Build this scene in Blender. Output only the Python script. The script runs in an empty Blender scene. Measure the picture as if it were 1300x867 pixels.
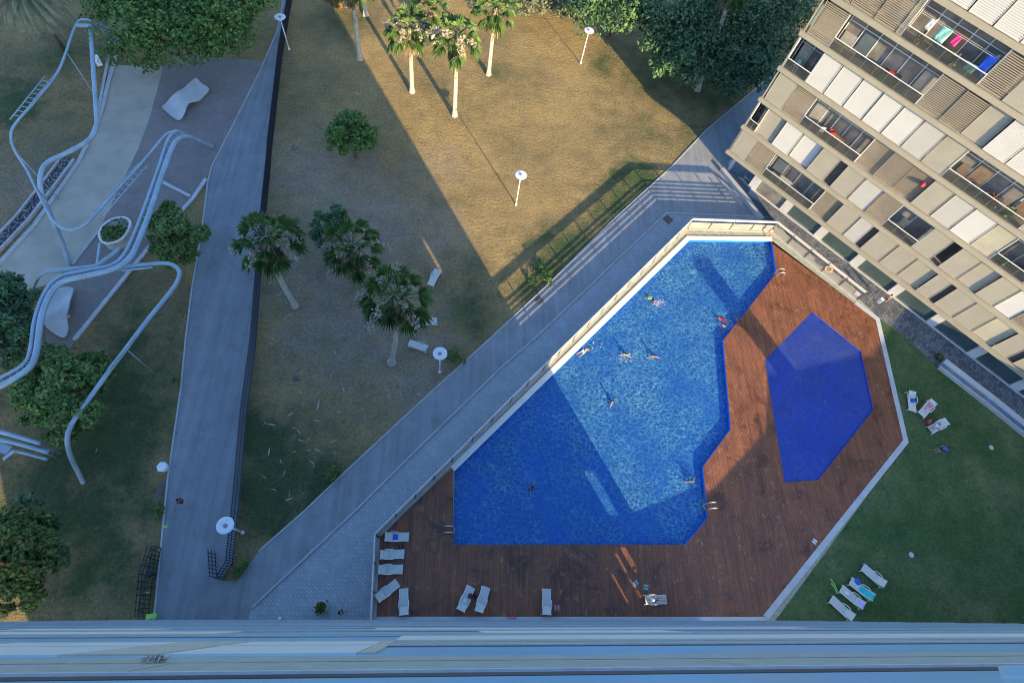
import bpy, bmesh, math, random
from mathutils import Vector, Matrix, Quaternion
rnd = random.Random(7)
sc = bpy.context.scene
COL = sc.collection
R = math.radians
# ------------------------------------------------------------------ camera model (survey of the place)
F = 720.0; CX = 650.0; CY = 433.5; H = 52.0
_d = Vector((-94.0, 348.0, F)).normalized()          # nadir in camera axes (right, down, forward)
UPC = -_d
XC = (Vector((1, 0, 0)) - UPC * UPC.x).normalized()
YC = UPC.cross(XC)
if YC.y > 0: YC = -YC
def ray(px, py):
    c = Vector((px - CX, py - CY, F))
    return Vector((c.dot(XC), c.dot(YC), c.dot(UPC)))
def at(px, py, z=0.0):
    v = ray(px, py); t = (z - H) / v.z
    return Vector((v.x * t, v.y * t, z))
def at2(px, py, z=0.0):
    p = at(px, py, z); return (p.x, p.y)
def mpp(px, py, z=0.0):                               # metres per pixel there
    return ((at(px + 1, py, z) - at(px - 1, py, z)).length + (at(px, py + 1, z) - at(px, py - 1, z)).length) / 4
SUN_AZ = R(118.2 - 180.0); SUN_EL = R(14.0)
SUN = Vector((math.cos(SUN_AZ) * math.cos(SUN_EL), math.sin(SUN_AZ) * math.cos(SUN_EL), math.sin(SUN_EL)))
ZP = 1.2                                              # pool terrace level
# ------------------------------------------------------------------ materials
def _nodes(name):
    m = bpy.data.materials.new(name); m.use_nodes = True
    nt = m.node_tree; b = nt.nodes['Principled BSDF']
    return m, nt, b
def _ramp(nt, fac, stops):
    r = nt.nodes.new('ShaderNodeValToRGB'); el = r.color_ramp.elements
    while len(el) < len(stops): el.new(0.5)
    for e, (p, c) in zip(el, stops): e.position = p; e.color = (*c, 1)
    nt.links.new(fac, r.inputs[0]); return r.outputs[0]
def _noise(nt, scale, detail=4, rough=0.6, vec=None, dist=0.0):
    n = nt.nodes.new('ShaderNodeTexNoise'); n.inputs['Scale'].default_value = scale
    n.inputs['Detail'].default_value = detail; n.inputs['Roughness'].default_value = rough
    n.inputs['Distortion'].default_value = dist
    if vec is None:
        tc = nt.nodes.get('TC') or nt.nodes.new('ShaderNodeTexCoord'); tc.name = 'TC'; vec = tc.outputs['Object']
    nt.links.new(vec, n.inputs['Vector']); return n.outputs['Fac']
def _vec(nt, rot=0.0, scale=(1, 1, 1), loc=(0, 0, 0)):
    tc = nt.nodes.get('TC') or nt.nodes.new('ShaderNodeTexCoord'); tc.name = 'TC'
    mp = nt.nodes.new('ShaderNodeMapping'); mp.inputs['Rotation'].default_value = (0, 0, rot)
    mp.inputs['Scale'].default_value = scale; mp.inputs['Location'].default_value = loc
    nt.links.new(tc.outputs['Object'], mp.inputs['Vector']); return mp.outputs['Vector']
def _mix(nt, fac, a, b, mode='MIX'):
    m = nt.nodes.new('ShaderNodeMix'); m.data_type = 'RGBA'; m.blend_type = mode
    for s, v in ((m.inputs[0], fac), (m.inputs[6], a), (m.inputs[7], b)):
        if hasattr(v, 'links'): nt.links.new(v, s)
        elif isinstance(v, (int, float)): s.default_value = v
        else: s.default_value = (*v, 1)
    return m.outputs[2]
def _math(nt, op, a, b=None, clamp=False):
    m = nt.nodes.new('ShaderNodeMath'); m.operation = op; m.use_clamp = clamp
    for i, v in enumerate((a, b)):
        if v is None: continue
        if hasattr(v, 'links'): nt.links.new(v, m.inputs[i])
        else: m.inputs[i].default_value = v
    return m.outputs[0]
def _bump(nt, b, h, strength, dist):
    bp = nt.nodes.new('ShaderNodeBump'); bp.inputs['Strength'].default_value = strength
    bp.inputs['Distance'].default_value = dist
    nt.links.new(h, bp.inputs['Height']); nt.links.new(bp.outputs[0], b.inputs['Normal'])
def plain(name, col, rough=0.6, var=0.18, scale=3.0, metal=0.0, bump=0.0, spec=None, bscale=None):
    m, nt, b = _nodes(name)
    n = _noise(nt, scale)
    lo = tuple(c * (1 - var) for c in col); hi = tuple(min(1, c * (1 + var)) for c in col)
    nt.links.new(_ramp(nt, n, [(0.3, lo), (0.7, hi)]), b.inputs['Base Color'])
    b.inputs['Roughness'].default_value = rough; b.inputs['Metallic'].default_value = metal
    if spec is not None: b.inputs['Specular IOR Level'].default_value = spec
    if bump: _bump(nt, b, _noise(nt, bscale or scale * 6), 0.6, bump)
    return m
def leafmat(name, c0, c1, c2, trans=0.25):
    m, nt, b = _nodes(name)
    g = nt.nodes.new('ShaderNodeNewGeometry')
    col = _ramp(nt, g.outputs['Random Per Island'], [(0.0, c0), (0.55, c1), (1.0, c2)])
    n = _noise(nt, 0.9, 2)
    col = _mix(nt, 0.55, col, _ramp(nt, n, [(0.3, (.55, .55, .55)), (0.7, (1.25, 1.25, 1.1))]), 'MULTIPLY')
    nt.links.new(col, b.inputs['Base Color']); b.inputs['Roughness'].default_value = 0.55
    b.inputs['Specular IOR Level'].default_value = 0.25
    tr = nt.nodes.new('ShaderNodeBsdfTranslucent'); nt.links.new(col, tr.inputs[0])
    mx = nt.nodes.new('ShaderNodeMixShader'); mx.inputs[0].default_value = trans
    nt.links.new(b.outputs[0], mx.inputs[1]); nt.links.new(tr.outputs[0], mx.inputs[2])
    nt.links.new(mx.outputs[0], nt.nodes['Material Output'].inputs['Surface'])
    return m
def grassmat(name, dry, mid, green, blobs, base=0.30, bump=0.12, bscale=5.0, patch=0.11, shade_tone=()):
    m, nt, b = _nodes(name)
    big = _noise(nt, patch, 6, 0.62)
    fac = _math(nt, 'MULTIPLY_ADD', big, 1.9); fac.node.inputs[2].default_value = base - 0.95
    tc = nt.nodes['TC'].outputs['Object']
    wob = _noise(nt, 0.35, 4, 0.65)
    for (p, rad, amt) in blobs:
        v = nt.nodes.new('ShaderNodeVectorMath'); v.operation = 'DISTANCE'
        nt.links.new(tc, v.inputs[0]); v.inputs[1].default_value = (p[0], p[1], 0)
        dd = _math(nt, 'MULTIPLY_ADD', wob, rad * 1.3); nt.links.new(v.outputs['Value'], dd.node.inputs[2])
        k = _math(nt, 'DIVIDE', dd, rad * 1.65)
        k = _math(nt, 'SUBTRACT', 1.0, k, True)
        k = _math(nt, 'MULTIPLY', k, amt * 1.7)
        fac = _math(nt, 'ADD', fac, k)
    fine = _noise(nt, 7.0, 6, 0.8)
    f2 = _math(nt, 'MULTIPLY_ADD', fine, 0.9); nt.links.new(fac, f2.node.inputs[2])
    f2 = _math(nt, 'SUBTRACT', f2, 0.45, True)
    col = _ramp(nt, f2, [(0.0, dry), (0.45, mid), (1.0, green)])
    for (p, rad, amt) in shade_tone:                         # shade tone painted into the lawn as grey-brown patches
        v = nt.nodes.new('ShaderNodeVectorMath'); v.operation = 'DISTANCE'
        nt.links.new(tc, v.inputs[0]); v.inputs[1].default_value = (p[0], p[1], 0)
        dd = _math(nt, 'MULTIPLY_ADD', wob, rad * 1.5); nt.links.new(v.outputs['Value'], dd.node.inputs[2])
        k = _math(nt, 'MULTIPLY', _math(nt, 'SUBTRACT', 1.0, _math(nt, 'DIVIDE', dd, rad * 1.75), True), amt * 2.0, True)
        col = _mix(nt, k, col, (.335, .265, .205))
    spk = _ramp(nt, _noise(nt, 3.3, 8, 0.85), [(0.36, (.45, .43, .41)), (0.5, (1, 1, 1)), (0.64, (1.5, 1.42, 1.3))])
    col = _mix(nt, 0.7, col, spk, 'MULTIPLY')
    md = _ramp(nt, _noise(nt, .55, 7, .72), [(.32, (.70, .72, .76)), (.5, (1, 1, 1)), (.68, (1.22, 1.18, 1.14))])
    col = _mix(nt, .8, col, md, 'MULTIPLY')
    nt.links.new(col, b.inputs['Base Color']); b.inputs['Roughness'].default_value = 0.95
    b.inputs['Specular IOR Level'].default_value = 0.08
    h = _math(nt, 'ADD', _noise(nt, bscale, 5, 0.7), _math(nt, 'MULTIPLY', _noise(nt, bscale * .45, 3, .6), .8))
    _bump(nt, b, h, 1.0, bump)
    return m
M = {}
DRY = (.385, .278, .124); MID = (.26, .20, .10); GRN = (.085, .115, .05)
def P2(px, py, z=0): return at2(px, py, z)
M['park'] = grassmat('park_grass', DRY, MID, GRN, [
    (P2(370, 600), 8, .75), (P2(330, 560), 5, .5), (P2(420, 610), 4, .5), (P2(690, 340), 5, .75), (P2(750, 280), 4, .55), (P2(810, 225), 4, .5),
    (P2(880, 190), 7, .45), (P2(800, 170), 6, .35), (P2(720, 312), 5, .8), (P2(780, 255), 5, .85), (P2(815, 225), 4, .8), (P2(665, 365), 3, .7), (P2(590, 400), 4, .5), (P2(610, 340), 3, .4), (P2(400, 640), 4, .4), (P2(330, 480), 4, .35), (P2(420, 30), 5, .5), (P2(600, 380), 6, .35), (P2(760, 85), 3, .7), (P2(840, 90), 12, .6), (P2(920, 130), 9, .5), (P2(660, 100), 5, .35), (P2(630, 90), 3, .5),
    (P2(575, 455), 2.5, .7), (P2(460, 30), 4, .4), (P2(30, 650), 14, .5), (P2(130, 560), 13, .6), (P2(170, 470), 8, .4), (P2(150, 720), 8, .5), (P2(180, 390), 7, .5), (P2(20, 190), 10, .55), (P2(10, 130), 5, .8), (P2(80, 60), 10, .5),
    (P2(330, 640), 3, .6), (P2(445, 195), 4, .25), (P2(740, 180), 5, .3)], base=.16, bump=.30, bscale=5.5, shade_tone=[(P2(470, 290), 10, .8), (P2(400, 220), 9, .7), (P2(440, 420), 9, .8), (P2(540, 500), 8, .7), (P2(400, 360), 8, .7), (P2(560, 300), 5, .5), (P2(520, 420), 6, .6), (P2(30, 240), 9, .5), (P2(560, 210), 5, .35)])
M['lawn'] = grassmat('terrace_lawn', (.20, .19, .10), (.092, .135, .055), (.048, .098, .034), [], base=.62, bump=.05, bscale=9, patch=.22)
M['asphalt'] = plain('asphalt', (.22, .228, .235), .9, .15, .5, bump=.01, bscale=30)
def tarmac(name, col, rot):
    m, nt, b = _nodes(name)
    n1 = _ramp(nt, _noise(nt, .35, 8, .7), [(.3, (.78, .78, .78)), (.7, (1.15, 1.15, 1.15))])
    n2 = _ramp(nt, _noise(nt, .6, 5, .65, _vec(nt, rot, (2.6, .10, 1))), [(.35, (.86, .86, .86)), (.65, (1.1, 1.1, 1.1))])
    n3 = _ramp(nt, _noise(nt, 22, 4, .8), [(.3, (.82, .82, .82)), (.7, (1.2, 1.2, 1.2))])
    v = nt.nodes.new('ShaderNodeTexVoronoi'); v.inputs['Scale'].default_value = .9; nt.links.new(nt.nodes['TC'].outputs['Object'], v.inputs['Vector'])
    sp = _ramp(nt, v.outputs['Distance'], [(.04, (.55, .52, .5)), (.09, (1, 1, 1))])
    c = _mix(nt, 1, _mix(nt, 1, _mix(nt, 1, _mix(nt, 1, n1, col, 'MULTIPLY'), n2, 'MULTIPLY'), n3, 'MULTIPLY'), sp, 'MULTIPLY')
    nt.links.new(c, b.inputs['Base Color']); b.inputs['Roughness'].default_value = .9; return m
M['asphalt'] = tarmac('asphalt_path', (.235, .243, .25), R(-12)); M['walk0'] = plain('walk_asphalt', (.25, .25, .255), .9, .12, .6, bump=.01, bscale=30)
def brickmat(name, c1, c2, mortar, scale, rot, w=0.5, hgt=0.25, msize=0.02, rough=.85, stain=.5):
    m, nt, b = _nodes(name)
    br = nt.nodes.new('ShaderNodeTexBrick'); nt.links.new(_vec(nt, rot), br.inputs['Vector'])
    br.inputs['Color1'].default_value = (*c1, 1); br.inputs['Color2'].default_value = (*c2, 1); br.inputs['Mortar'].default_value = (*mortar, 1)
    br.inputs['Scale'].default_value = scale; br.inputs['Mortar Size'].default_value = msize
    br.inputs['Brick Width'].default_value = w; br.inputs['Row Height'].default_value = hgt; br.inputs['Bias'].default_value = 0
    st = _ramp(nt, _noise(nt, .5, 6, .7), [(.3, (.62, .62, .62)), (.65, (1.15, 1.15, 1.15))])
    nt.links.new(_mix(nt, stain, br.outputs[0], st, 'MULTIPLY'), b.inputs['Base Color'])
    b.inputs['Roughness'].default_value = rough
    return m
M['walk'] = tarmac('walkway_asphalt', (.265, .268, .272), R(-45)); M['paver'] = brickmat('grey_pavers', (.40, .42, .43), (.33, .345, .36), (.24, .25, .26), 1.0, R(45), .45, .22, .02, stain=.35)
M['brownpaver'] = brickmat('brown_pavers', (.29, .235, .205), (.245, .20, .18), (.17, .145, .13), 1.0, R(20), .4, .2, .02, stain=.45)
M['darkpaver'] = brickmat('dark_setts', (.20, .20, .21), (.085, .09, .10), (.07, .07, .07), 1.0, R(-45.3), .5, .3, .025, stain=.8)
M['sand'] = plain('sandy_concrete', (.42, .36, .275), .95, .16, .35, bump=.02, bscale=12)
M['concrete'] = plain('concrete', (.42, .41, .39), .85, .14, 1.2)
M['conc_light'] = plain('light_concrete', (.50, .50, .49), .8, .10, 1.0)
M['coping'] = plain('white_coping', (.78, .75, .68), .6, .06, 1.5)
M['gravel'] = plain('terrace_gravel', (.36, .35, .25), .95, .25, 2.5, bump=.03, bscale=25)
def deckmat():
    m, nt, b = _nodes('wood_deck')
    br = nt.nodes.new('ShaderNodeTexBrick'); nt.links.new(_vec(nt, R(90)), br.inputs['Vector'])
    br.inputs['Color1'].default_value = (.29, .104, .044, 1); br.inputs['Color2'].default_value = (.19, .070, .037, 1); br.inputs['Mortar'].default_value = (.075, .032, .02, 1)
    br.inputs['Scale'].default_value = 1; br.inputs['Brick Width'].default_value = 3.2; br.inputs['Row Height'].default_value = .15; br.inputs['Mortar Size'].default_value = .012
    n = _noise(nt, .42, 8, .72, dist=.6)
    wet = _ramp(nt, n, [(.36, (.34, .34, .38)), (.47, (.92, .92, .92)), (.70, (1.3, 1.18, 1.08))])
    c = _mix(nt, .8, br.outputs[0], wet, 'MULTIPLY')
    bl = _ramp(nt, _noise(nt, 1.6, 8, .75, dist=.8), [(.56, (0, 0, 0)), (.68, (.75, .75, .75))])
    c = _mix(nt, bl, c, (.40, .22, .12))
    st = _ramp(nt, _noise(nt, 1.0, 6, .7, _vec(nt, 0, (3.0, .35, 1))), [(.35, (.75, .75, .75)), (.65, (1.15, 1.15, 1.15))])
    c = _mix(nt, .7, c, st, 'MULTIPLY')
    nt.links.new(c, b.inputs['Base Color'])
    nt.links.new(_ramp(nt, n, [(.36, (.32, .32, .32)), (.55, (.65, .65, .65))]), b.inputs['Roughness'])
    return m
M['deck'] = deckmat()
def tilemat(name, c1, c2):
    m, nt, b = _nodes(name)
    br = nt.nodes.new('ShaderNodeTexBrick'); nt.links.new(_vec(nt, 0), br.inputs['Vector']); br.offset = 0
    br.inputs['Color1'].default_value = (*c1, 1); br.inputs['Color2'].default_value = (*c2, 1); br.inputs['Mortar'].default_value = (*[x * .7 + .02 for x in c1], 1)
    br.inputs['Scale'].default_value = 1; br.inputs['Brick Width'].default_value = .3; br.inputs['Row Height'].default_value = .3; br.inputs['Mortar Size'].default_value = .006
    n = _ramp(nt, _noise(nt, .3, 5), [(.3, (.72, .72, .72)), (.7, (1.2, 1.2, 1.2))])
    nt.links.new(_mix(nt, .6, br.outputs[0], n, 'MULTIPLY'), b.inputs['Base Color'])
    b.inputs['Roughness'].default_value = .5
    return m
M['tile'] = tilemat('pool_tile', (.003, .15, .70), (.004, .20, .84))
M['tile2'] = tilemat('paddling_pool_tile', (.05, .10, .60), (.03, .16, .80))
def watermat(name, tint, body, f0, f1, bstr, sc_=2.6, sparkle=(.28, .76, 1.0)):
    m, nt, b = _nodes(name); nt.nodes.remove(b)
    out = nt.nodes['Material Output']
    tr = nt.nodes.new('ShaderNodeBsdfTransparent'); tr.inputs[0].default_value = (*tint, 1)
    gl = nt.nodes.new('ShaderNodeBsdfGlossy'); gl.inputs['Roughness'].default_value = .08
    df = nt.nodes.new('ShaderNodeBsdfDiffuse'); df.inputs[0].default_value = (*body, 1)
    tcv = _vec(nt, .4, (1.0, 1.25, 1))
    def warped(scale, amp, off):
        nz = nt.nodes.new('ShaderNodeTexNoise'); nz.inputs['Scale'].default_value = scale * .8; nz.inputs['Detail'].default_value = 4
        of = nt.nodes.new('ShaderNodeVectorMath'); of.operation = 'ADD'; nt.links.new(tcv, of.inputs[0]); of.inputs[1].default_value = (off, off, 0)
        nt.links.new(of.outputs[0], nz.inputs['Vector'])
        ad = nt.nodes.new('ShaderNodeVectorMath'); ad.operation = 'MULTIPLY_ADD'; nt.links.new(nz.outputs['Color'], ad.inputs[0]); ad.inputs[1].default_value = (amp, amp, 0); nt.links.new(of.outputs[0], ad.inputs[2])
        v = nt.nodes.new('ShaderNodeTexVoronoi'); v.feature = 'DISTANCE_TO_EDGE'; v.inputs['Scale'].default_value = scale
        nt.links.new(ad.outputs[0], v.inputs['Vector']); return v.outputs['Distance']
    e1 = warped(sc_, 1.1, 0.0); e2 = warped(sc_ * 1.8, .8, 3.7)
    # ripple net and flecks, with sun sparkle painted in as paler colour
    c1 = _ramp(nt, e1, [(0.0, (.75, .75, .75)), (.09, (.25, .25, .25)), (.26, (0, 0, 0))])
    c2 = _ramp(nt, e2, [(0.0, (.8, .8, .8)), (.12, (.2, .2, .2)), (.3, (0, 0, 0))])
    big = _ramp(nt, _noise(nt, .28, 5, .6), [(.32, (.3, .3, .3)), (.66, (1, 1, 1))])
    net = _mix(nt, 1.0, _mix(nt, 1.0, c1, c2, 'ADD'), big, 'MULTIPLY')
    nt.links.new(_mix(nt, _math(nt, 'MULTIPLY', net, .8, True), body, sparkle), df.inputs[0])
    h = _math(nt, 'ADD', _math(nt, 'MULTIPLY', net, .5), _math(nt, 'MULTIPLY', _noise(nt, 3.6, 6, .7), .9))
    bp = nt.nodes.new('ShaderNodeBump'); bp.inputs['Strength'].default_value = 1.0; bp.inputs['Distance'].default_value = bstr
    nt.links.new(h, bp.inputs['Height']); nt.links.new(bp.outputs[0], df.inputs['Normal'])
    b2 = nt.nodes.new('ShaderNodeBump'); b2.inputs['Strength'].default_value = .5; b2.inputs['Distance'].default_value = .08
    nt.links.new(h, b2.inputs['Height']); nt.links.new(b2.outputs[0], gl.inputs['Normal'])
    m1 = nt.nodes.new('ShaderNodeMixShader')
    fac = _math(nt, 'MULTIPLY_ADD', net, f1 - f0, True); fac.node.inputs[2].default_value = f0; nt.links.new(fac, m1.inputs[0])
    nt.links.new(tr.outputs[0], m1.inputs[1]); nt.links.new(df.outputs[0], m1.inputs[2])
    fr = nt.nodes.new('ShaderNodeFresnel'); fr.inputs[0].default_value = 1.33
    m2 = nt.nodes.new('ShaderNodeMixShader'); nt.links.new(fr.outputs[0], m2.inputs[0])
    nt.links.new(m1.outputs[0], m2.inputs[1]); nt.links.new(gl.outputs[0], m2.inputs[2])
    nt.links.new(m2.outputs[0], out.inputs['Surface'])
    return m
M['water'] = watermat('pool_water', (.74, .93, 1.0), (.05, .36, 1.0), .30, .76, .75, 1.75)
M['water2'] = watermat('paddling_water', (.85, .95, 1.0), (.14, .28, 1.0), .16, .32, .6, 2.6, (.40, .58, 1.0))
M['beige'] = plain('beige_metal', (.335, .315, .265), .55, .07, .8)
M['ledge'] = plain('beige_ledge', (.325, .297, .228), .6, .08, .7)
M['brown'] = plain('brown_louvre', (.29, .25, .19), .55, .08, .8)
M['white'] = plain('white_blind', (.53, .53, .515), .5, .03, .8)
M['greyblind'] = plain('grey_blind', (.41, .405, .385), .5, .04, .8)
M['yellowblind'] = plain('cream_blind', (.42, .395, .31), .5, .10, .5)
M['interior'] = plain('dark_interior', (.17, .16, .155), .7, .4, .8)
M['balfloor'] = plain('terracotta_floor', (.33, .27, .24), .7, .25, 1.0)
M['slit'] = plain('dark_frame', (.06, .06, .065), .6, .2, 1.0)
def glassmat(name, tint, alpha, rough=.05):
    m, nt, b = _nodes(name)
    b.inputs['Base Color'].default_value = (*tint, 1); b.inputs['Roughness'].default_value = rough
    tr = nt.nodes.new('ShaderNodeBsdfTransparent'); tr.inputs[0].default_value = (*[min(1, .6 + t * .4) for t in tint], 1)
    mx = nt.nodes.new('ShaderNodeMixShader'); mx.inputs[0].default_value = alpha
    nt.links.new(tr.outputs[0], mx.inputs[1]); nt.links.new(b.outputs[0], mx.inputs[2])
    nt.links.new(mx.outputs[0], nt.nodes['Material Output'].inputs['Surface'])
    return m
M['glass'] = glassmat('balcony_glass', (.20, .24, .24), .10)
M['teal'] = plain('teal_glass', (.055, .085, .092), .12, .2, .5)
M['bluewin'] = plain('end_window_glass', (.10, .17, .25), .1, .25, .6)
M['rail'] = plain('white_rail', (.72, .71, .68), .4, .05, 2)
M['steel'] = plain('steel', (.62, .63, .64), .3, .06, 3, metal=.8)
M['tube'] = plain('pale_blue_steel_tube', (.30, .38, .43), .42, .16, .8)
M['black'] = plain('black_iron', (.014, .018, .026), .5, .2, 3)
M['fencepanel'] = plain('slatted_grey_panel', (.34, .315, .275), .7, .08, 1.5)
M['fencetop'] = plain('beige_fence_board', (.60, .57, .50), .6, .08, 1.0)
M['post'] = plain('dark_fence_post', (.07, .068, .065), .6, .1, 1.5)
M['lounge_f'] = plain('white_lounger_frame', (.74, .74, .71), .45, .04, 3)
M['lounge_s'] = plain('pale_mesh_fabric', (.56, .555, .50), .8, .06, 4)
M['lampw'] = plain('white_lamp_paint', (.80, .80, .80), .4, .04, 2)
M['lampd'] = plain('lamp_bulb_housing', (.28, .28, .29), .5, .1, 2)
M['bark'] = plain('tree_bark', (.12, .09, .065), .95, .3, 4, bump=.03)
M['palmtrunk'] = plain('palm_trunk', (.43, .385, .31), .9, .22, 3.0, bump=.03, bscale=14)
M['palmboot'] = plain('palm_boots', (.24, .14, .09), .95, .5, 7.0)
M['oakleaf'] = leafmat('dark_green_leaves', (0.049, 0.117, 0.028), (0.101, 0.201, 0.048), (0.192, 0.301, 0.077))
M['pineleaf'] = leafmat('blue_green_leaves', (0.048, 0.107, 0.052), (0.092, 0.179, 0.079), (0.174, 0.267, 0.116))
M['bushleaf'] = leafmat('olive_leaves', (0.065, 0.124, 0.032), (0.137, 0.218, 0.057), (0.247, 0.319, 0.095))
M['oliander'] = leafmat('grey_green_leaves', (.10, .125, .075), (.17, .20, .13), (.26, .28, .19))
M['yellowleaf'] = leafmat('yellow_green_leaves', (0.043, 0.085, 0.021), (0.107, 0.171, 0.037), (0.228, 0.248, 0.066))
M['rustleaf'] = leafmat('rusty_dry_leaves', (.20, .085, .03), (.34, .16, .06), (.42, .24, .10))
M['palmleaf'] = leafmat('fan_palm_leaves', (0.057, 0.127, 0.035), (0.121, 0.217, 0.066), (0.214, 0.310, 0.125), .2)
M['palmdead'] = leafmat('dead_palm_leaves', (.19, .14, .09), (.31, .25, .165), (.40, .33, .23), .1)
M['plume'] = leafmat('palm_flower_plumes', (.34, .29, .22), (.46, .40, .32), (.58, .53, .45), .2)
M['dateleaf'] = leafmat('feather_palm_leaves', (.13, .15, .085), (.21, .22, .13), (.32, .30, .20), .15)
M['skin'] = plain('skin', (.50, .29, .20), .55, .06, 8)
M['hair'] = plain('dark_hair', (.025, .018, .014), .6, .2, 20)
def cloth(name, c): 
    if name not in M: M[name] = plain('cloth_' + name, c, .85, .08, 6)
    return M[name]
cloth('blue', (.02, .10, .62)); cloth('turq', (.015, .50, .52)); cloth('lilac', (.50, .42, .72)); cloth('pink', (.66, .20, .25)); cloth('green', (.03, .30, .16))
cloth('lime', (.30, .62, .12)); cloth('black', (.015, .015, .02)); cloth('whitec', (.75, .75, .74)); cloth('red', (.55, .03, .05)); cloth('navy', (.03, .05, .14)); cloth('yellow', (.70, .58, .15)); cloth('plum', (.16, .03, .10)); cloth('orange', (.80, .25, .05)); cloth('teal2', (.22, .48, .45)); cloth('magenta', (.60, .04, .20))
# ------------------------------------------------------------------ builders
class MB:
    def __init__(s): s.v = []; s.f = []; s.m = []
    def add(s, vs, fs, mi=0):
        o = len(s.v); s.v += [tuple(v) for v in vs]; s.f += [tuple(i + o for i in f) for f in fs]; s.m += [mi] * len(fs); return s
    def box(s, c, size, rz=0.0, mi=0, rot=None):
        hx, hy, hz = (x / 2 for x in size); q = rot or Matrix.Rotation(rz, 3, 'Z'); c = Vector(c)
        vs = [c + q @ Vector((x * hx, y * hy, z * hz)) for x in (-1, 1) for y in (-1, 1) for z in (-1, 1)]
        return s.add(vs, [(0, 1, 3, 2), (4, 6, 7, 5), (0, 4, 5, 1), (2, 3, 7, 6), (0, 2, 6, 4), (1, 5, 7, 3)], mi)
    def bar(s, a, b, w, h, mi=0):                      # box from a to b
        a = Vector(a); b = Vector(b); d = b - a; L = d.length
        if L < 1e-6: return s
        x = d / L; y = Vector((0, 0, 1)).cross(x)
        y = y.normalized() if y.length > 1e-4 else Vector((0, 1, 0))
        z = x.cross(y); q = Matrix((x, y, z)).transposed()
        return s.box((a + b) / 2, (L, w, h), mi=mi, rot=q)
    def prism(s, pts, z0, z1, mi=0):
        n = len(pts); a = sum(pts[i][0] * pts[(i + 1) % n][1] - pts[(i + 1) % n][0] * pts[i][1] for i in range(n))
        if a < 0: pts = pts[::-1]
        vs = [(p[0], p[1], z0) for p in pts] + [(p[0], p[1], z1) for p in pts]
        fs = [tuple(range(n))[::-1], tuple(range(n, 2 * n))] + [(i, (i + 1) % n, n + (i + 1) % n, n + i) for i in range(n)]
        return s.add(vs, fs, mi)
    def tube(s, pts, r, n=8, mi=0, cap=True):
        pts = [Vector(p) for p in pts]; k = len(pts); rs = r if isinstance(r, (list, tuple)) else [r] * k
        rings = []; up = None
        for i, p in enumerate(pts):
            d = (pts[min(i + 1, k - 1)] - pts[max(i - 1, 0)]).normalized()
            if up is None:
                up = d.orthogonal().normalized()
            up = (up - d * up.dot(d)); up = up.normalized() if up.length > 1e-5 else d.orthogonal().normalized()
            w = d.cross(up)
            rings.append([p + (up * math.cos(2 * math.pi * j / n) + w * math.sin(2 * math.pi * j / n)) * rs[i] for j in range(n)])
        vs = [v for rg in rings for v in rg]
        fs = [(i * n + j, i * n + (j + 1) % n, (i + 1) * n + (j + 1) % n, (i + 1) * n + j) for i in range(k - 1) for j in range(n)]
        if cap: fs += [tuple(range(n))[::-1], tuple(range((k - 1) * n, k * n))]
        return s.add(vs, fs, mi)
    def lathe(s, prof, c=(0, 0, 0), n=20, mi=0):
        c = Vector(c); k = len(prof)
        vs = [c + Vector((r * math.cos(2 * math.pi * j / n), r * math.sin(2 * math.pi * j / n), z)) for r, z in prof for j in range(n)]
        fs = [(i * n + j, i * n + (j + 1) % n, (i + 1) * n + (j + 1) % n, (i + 1) * n + j) for i in range(k - 1) for j in range(n)]
        fs += [tuple(range(n))[::-1], tuple(range((k - 1) * n, k * n))]
        return s.add(vs, fs, mi)
    def build(s, name, mats, parent=None, smooth=False, world=False):
        me = bpy.data.meshes.new(name); vs = s.v
        if world and parent is not None:
            iv = parent.matrix_basis.inverted(); vs = [iv @ Vector(v) for v in vs]
        me.from_pydata([tuple(v) for v in vs], [], s.f)
        for m in (mats if isinstance(mats, list) else [mats]): me.materials.append(M[m] if isinstance(m, str) else m)
        if len(me.materials) > 1: me.polygons.foreach_set('material_index', s.m)
        if smooth: me.polygons.foreach_set('use_smooth', [True] * len(me.polygons))
        me.update()
        o = bpy.data.objects.new(name, me); COL.objects.link(o)
        if parent is not None: o.parent = parent
        return o
def tag(o, label=None, cat=None, group=None, kind=None):
    if label: o['label'] = label
    if cat: o['category'] = cat
    if group: o['group'] = group
    if kind: o['kind'] = kind
    return o
def thing(name, label, cat, loc=(0, 0, 0), rz=0.0, group=None):
    o = bpy.data.objects.new(name, None); COL.objects.link(o)
    o.location = loc; o.rotation_euler = (0, 0, rz); o.empty_display_size = .3
    o.matrix_basis = Matrix.Translation(Vector(loc)) @ Matrix.Rotation(rz, 4, 'Z')
    return tag(o, label, cat, group)
def copy_tree(o, parent=None):
    c = o.copy(); COL.objects.link(c)
    if parent is not None: c.parent = parent
    for ch in list(o.children): copy_tree(ch, c)
    return c
def place(o, loc, rz=0.0, s=1.0):
    o.location = loc; o.rotation_euler = (0, 0, rz); o.scale = (s, s, s); return o
def fill(loops, z):                                    # flat sheet with holes
    bm = bmesh.new(); es = []
    for lp in loops:
        vs = [bm.verts.new((p[0], p[1], z)) for p in lp]
        es += [bm.edges.new((vs[i], vs[(i + 1) % len(vs)])) for i in range(len(vs))]
    bmesh.ops.triangle_fill(bm, use_beauty=True, use_dissolve=False, edges=es)
    for f in bm.faces:
        f.normal_update()
        if f.normal.z < 0: f.normal_flip()
    return bm
def sheet(name, loops, z, mat, label=None, cat=None):
    bm = fill(loops, z); me = bpy.data.meshes.new(name); bm.to_mesh(me); bm.free(); me.materials.append(M[mat])
    o = bpy.data.objects.new(name, me); COL.objects.link(o); o['kind'] = 'structure'
    return o
def pxs(pts, z=0.0): return [at2(x, y, z) for x, y in pts]
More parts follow.
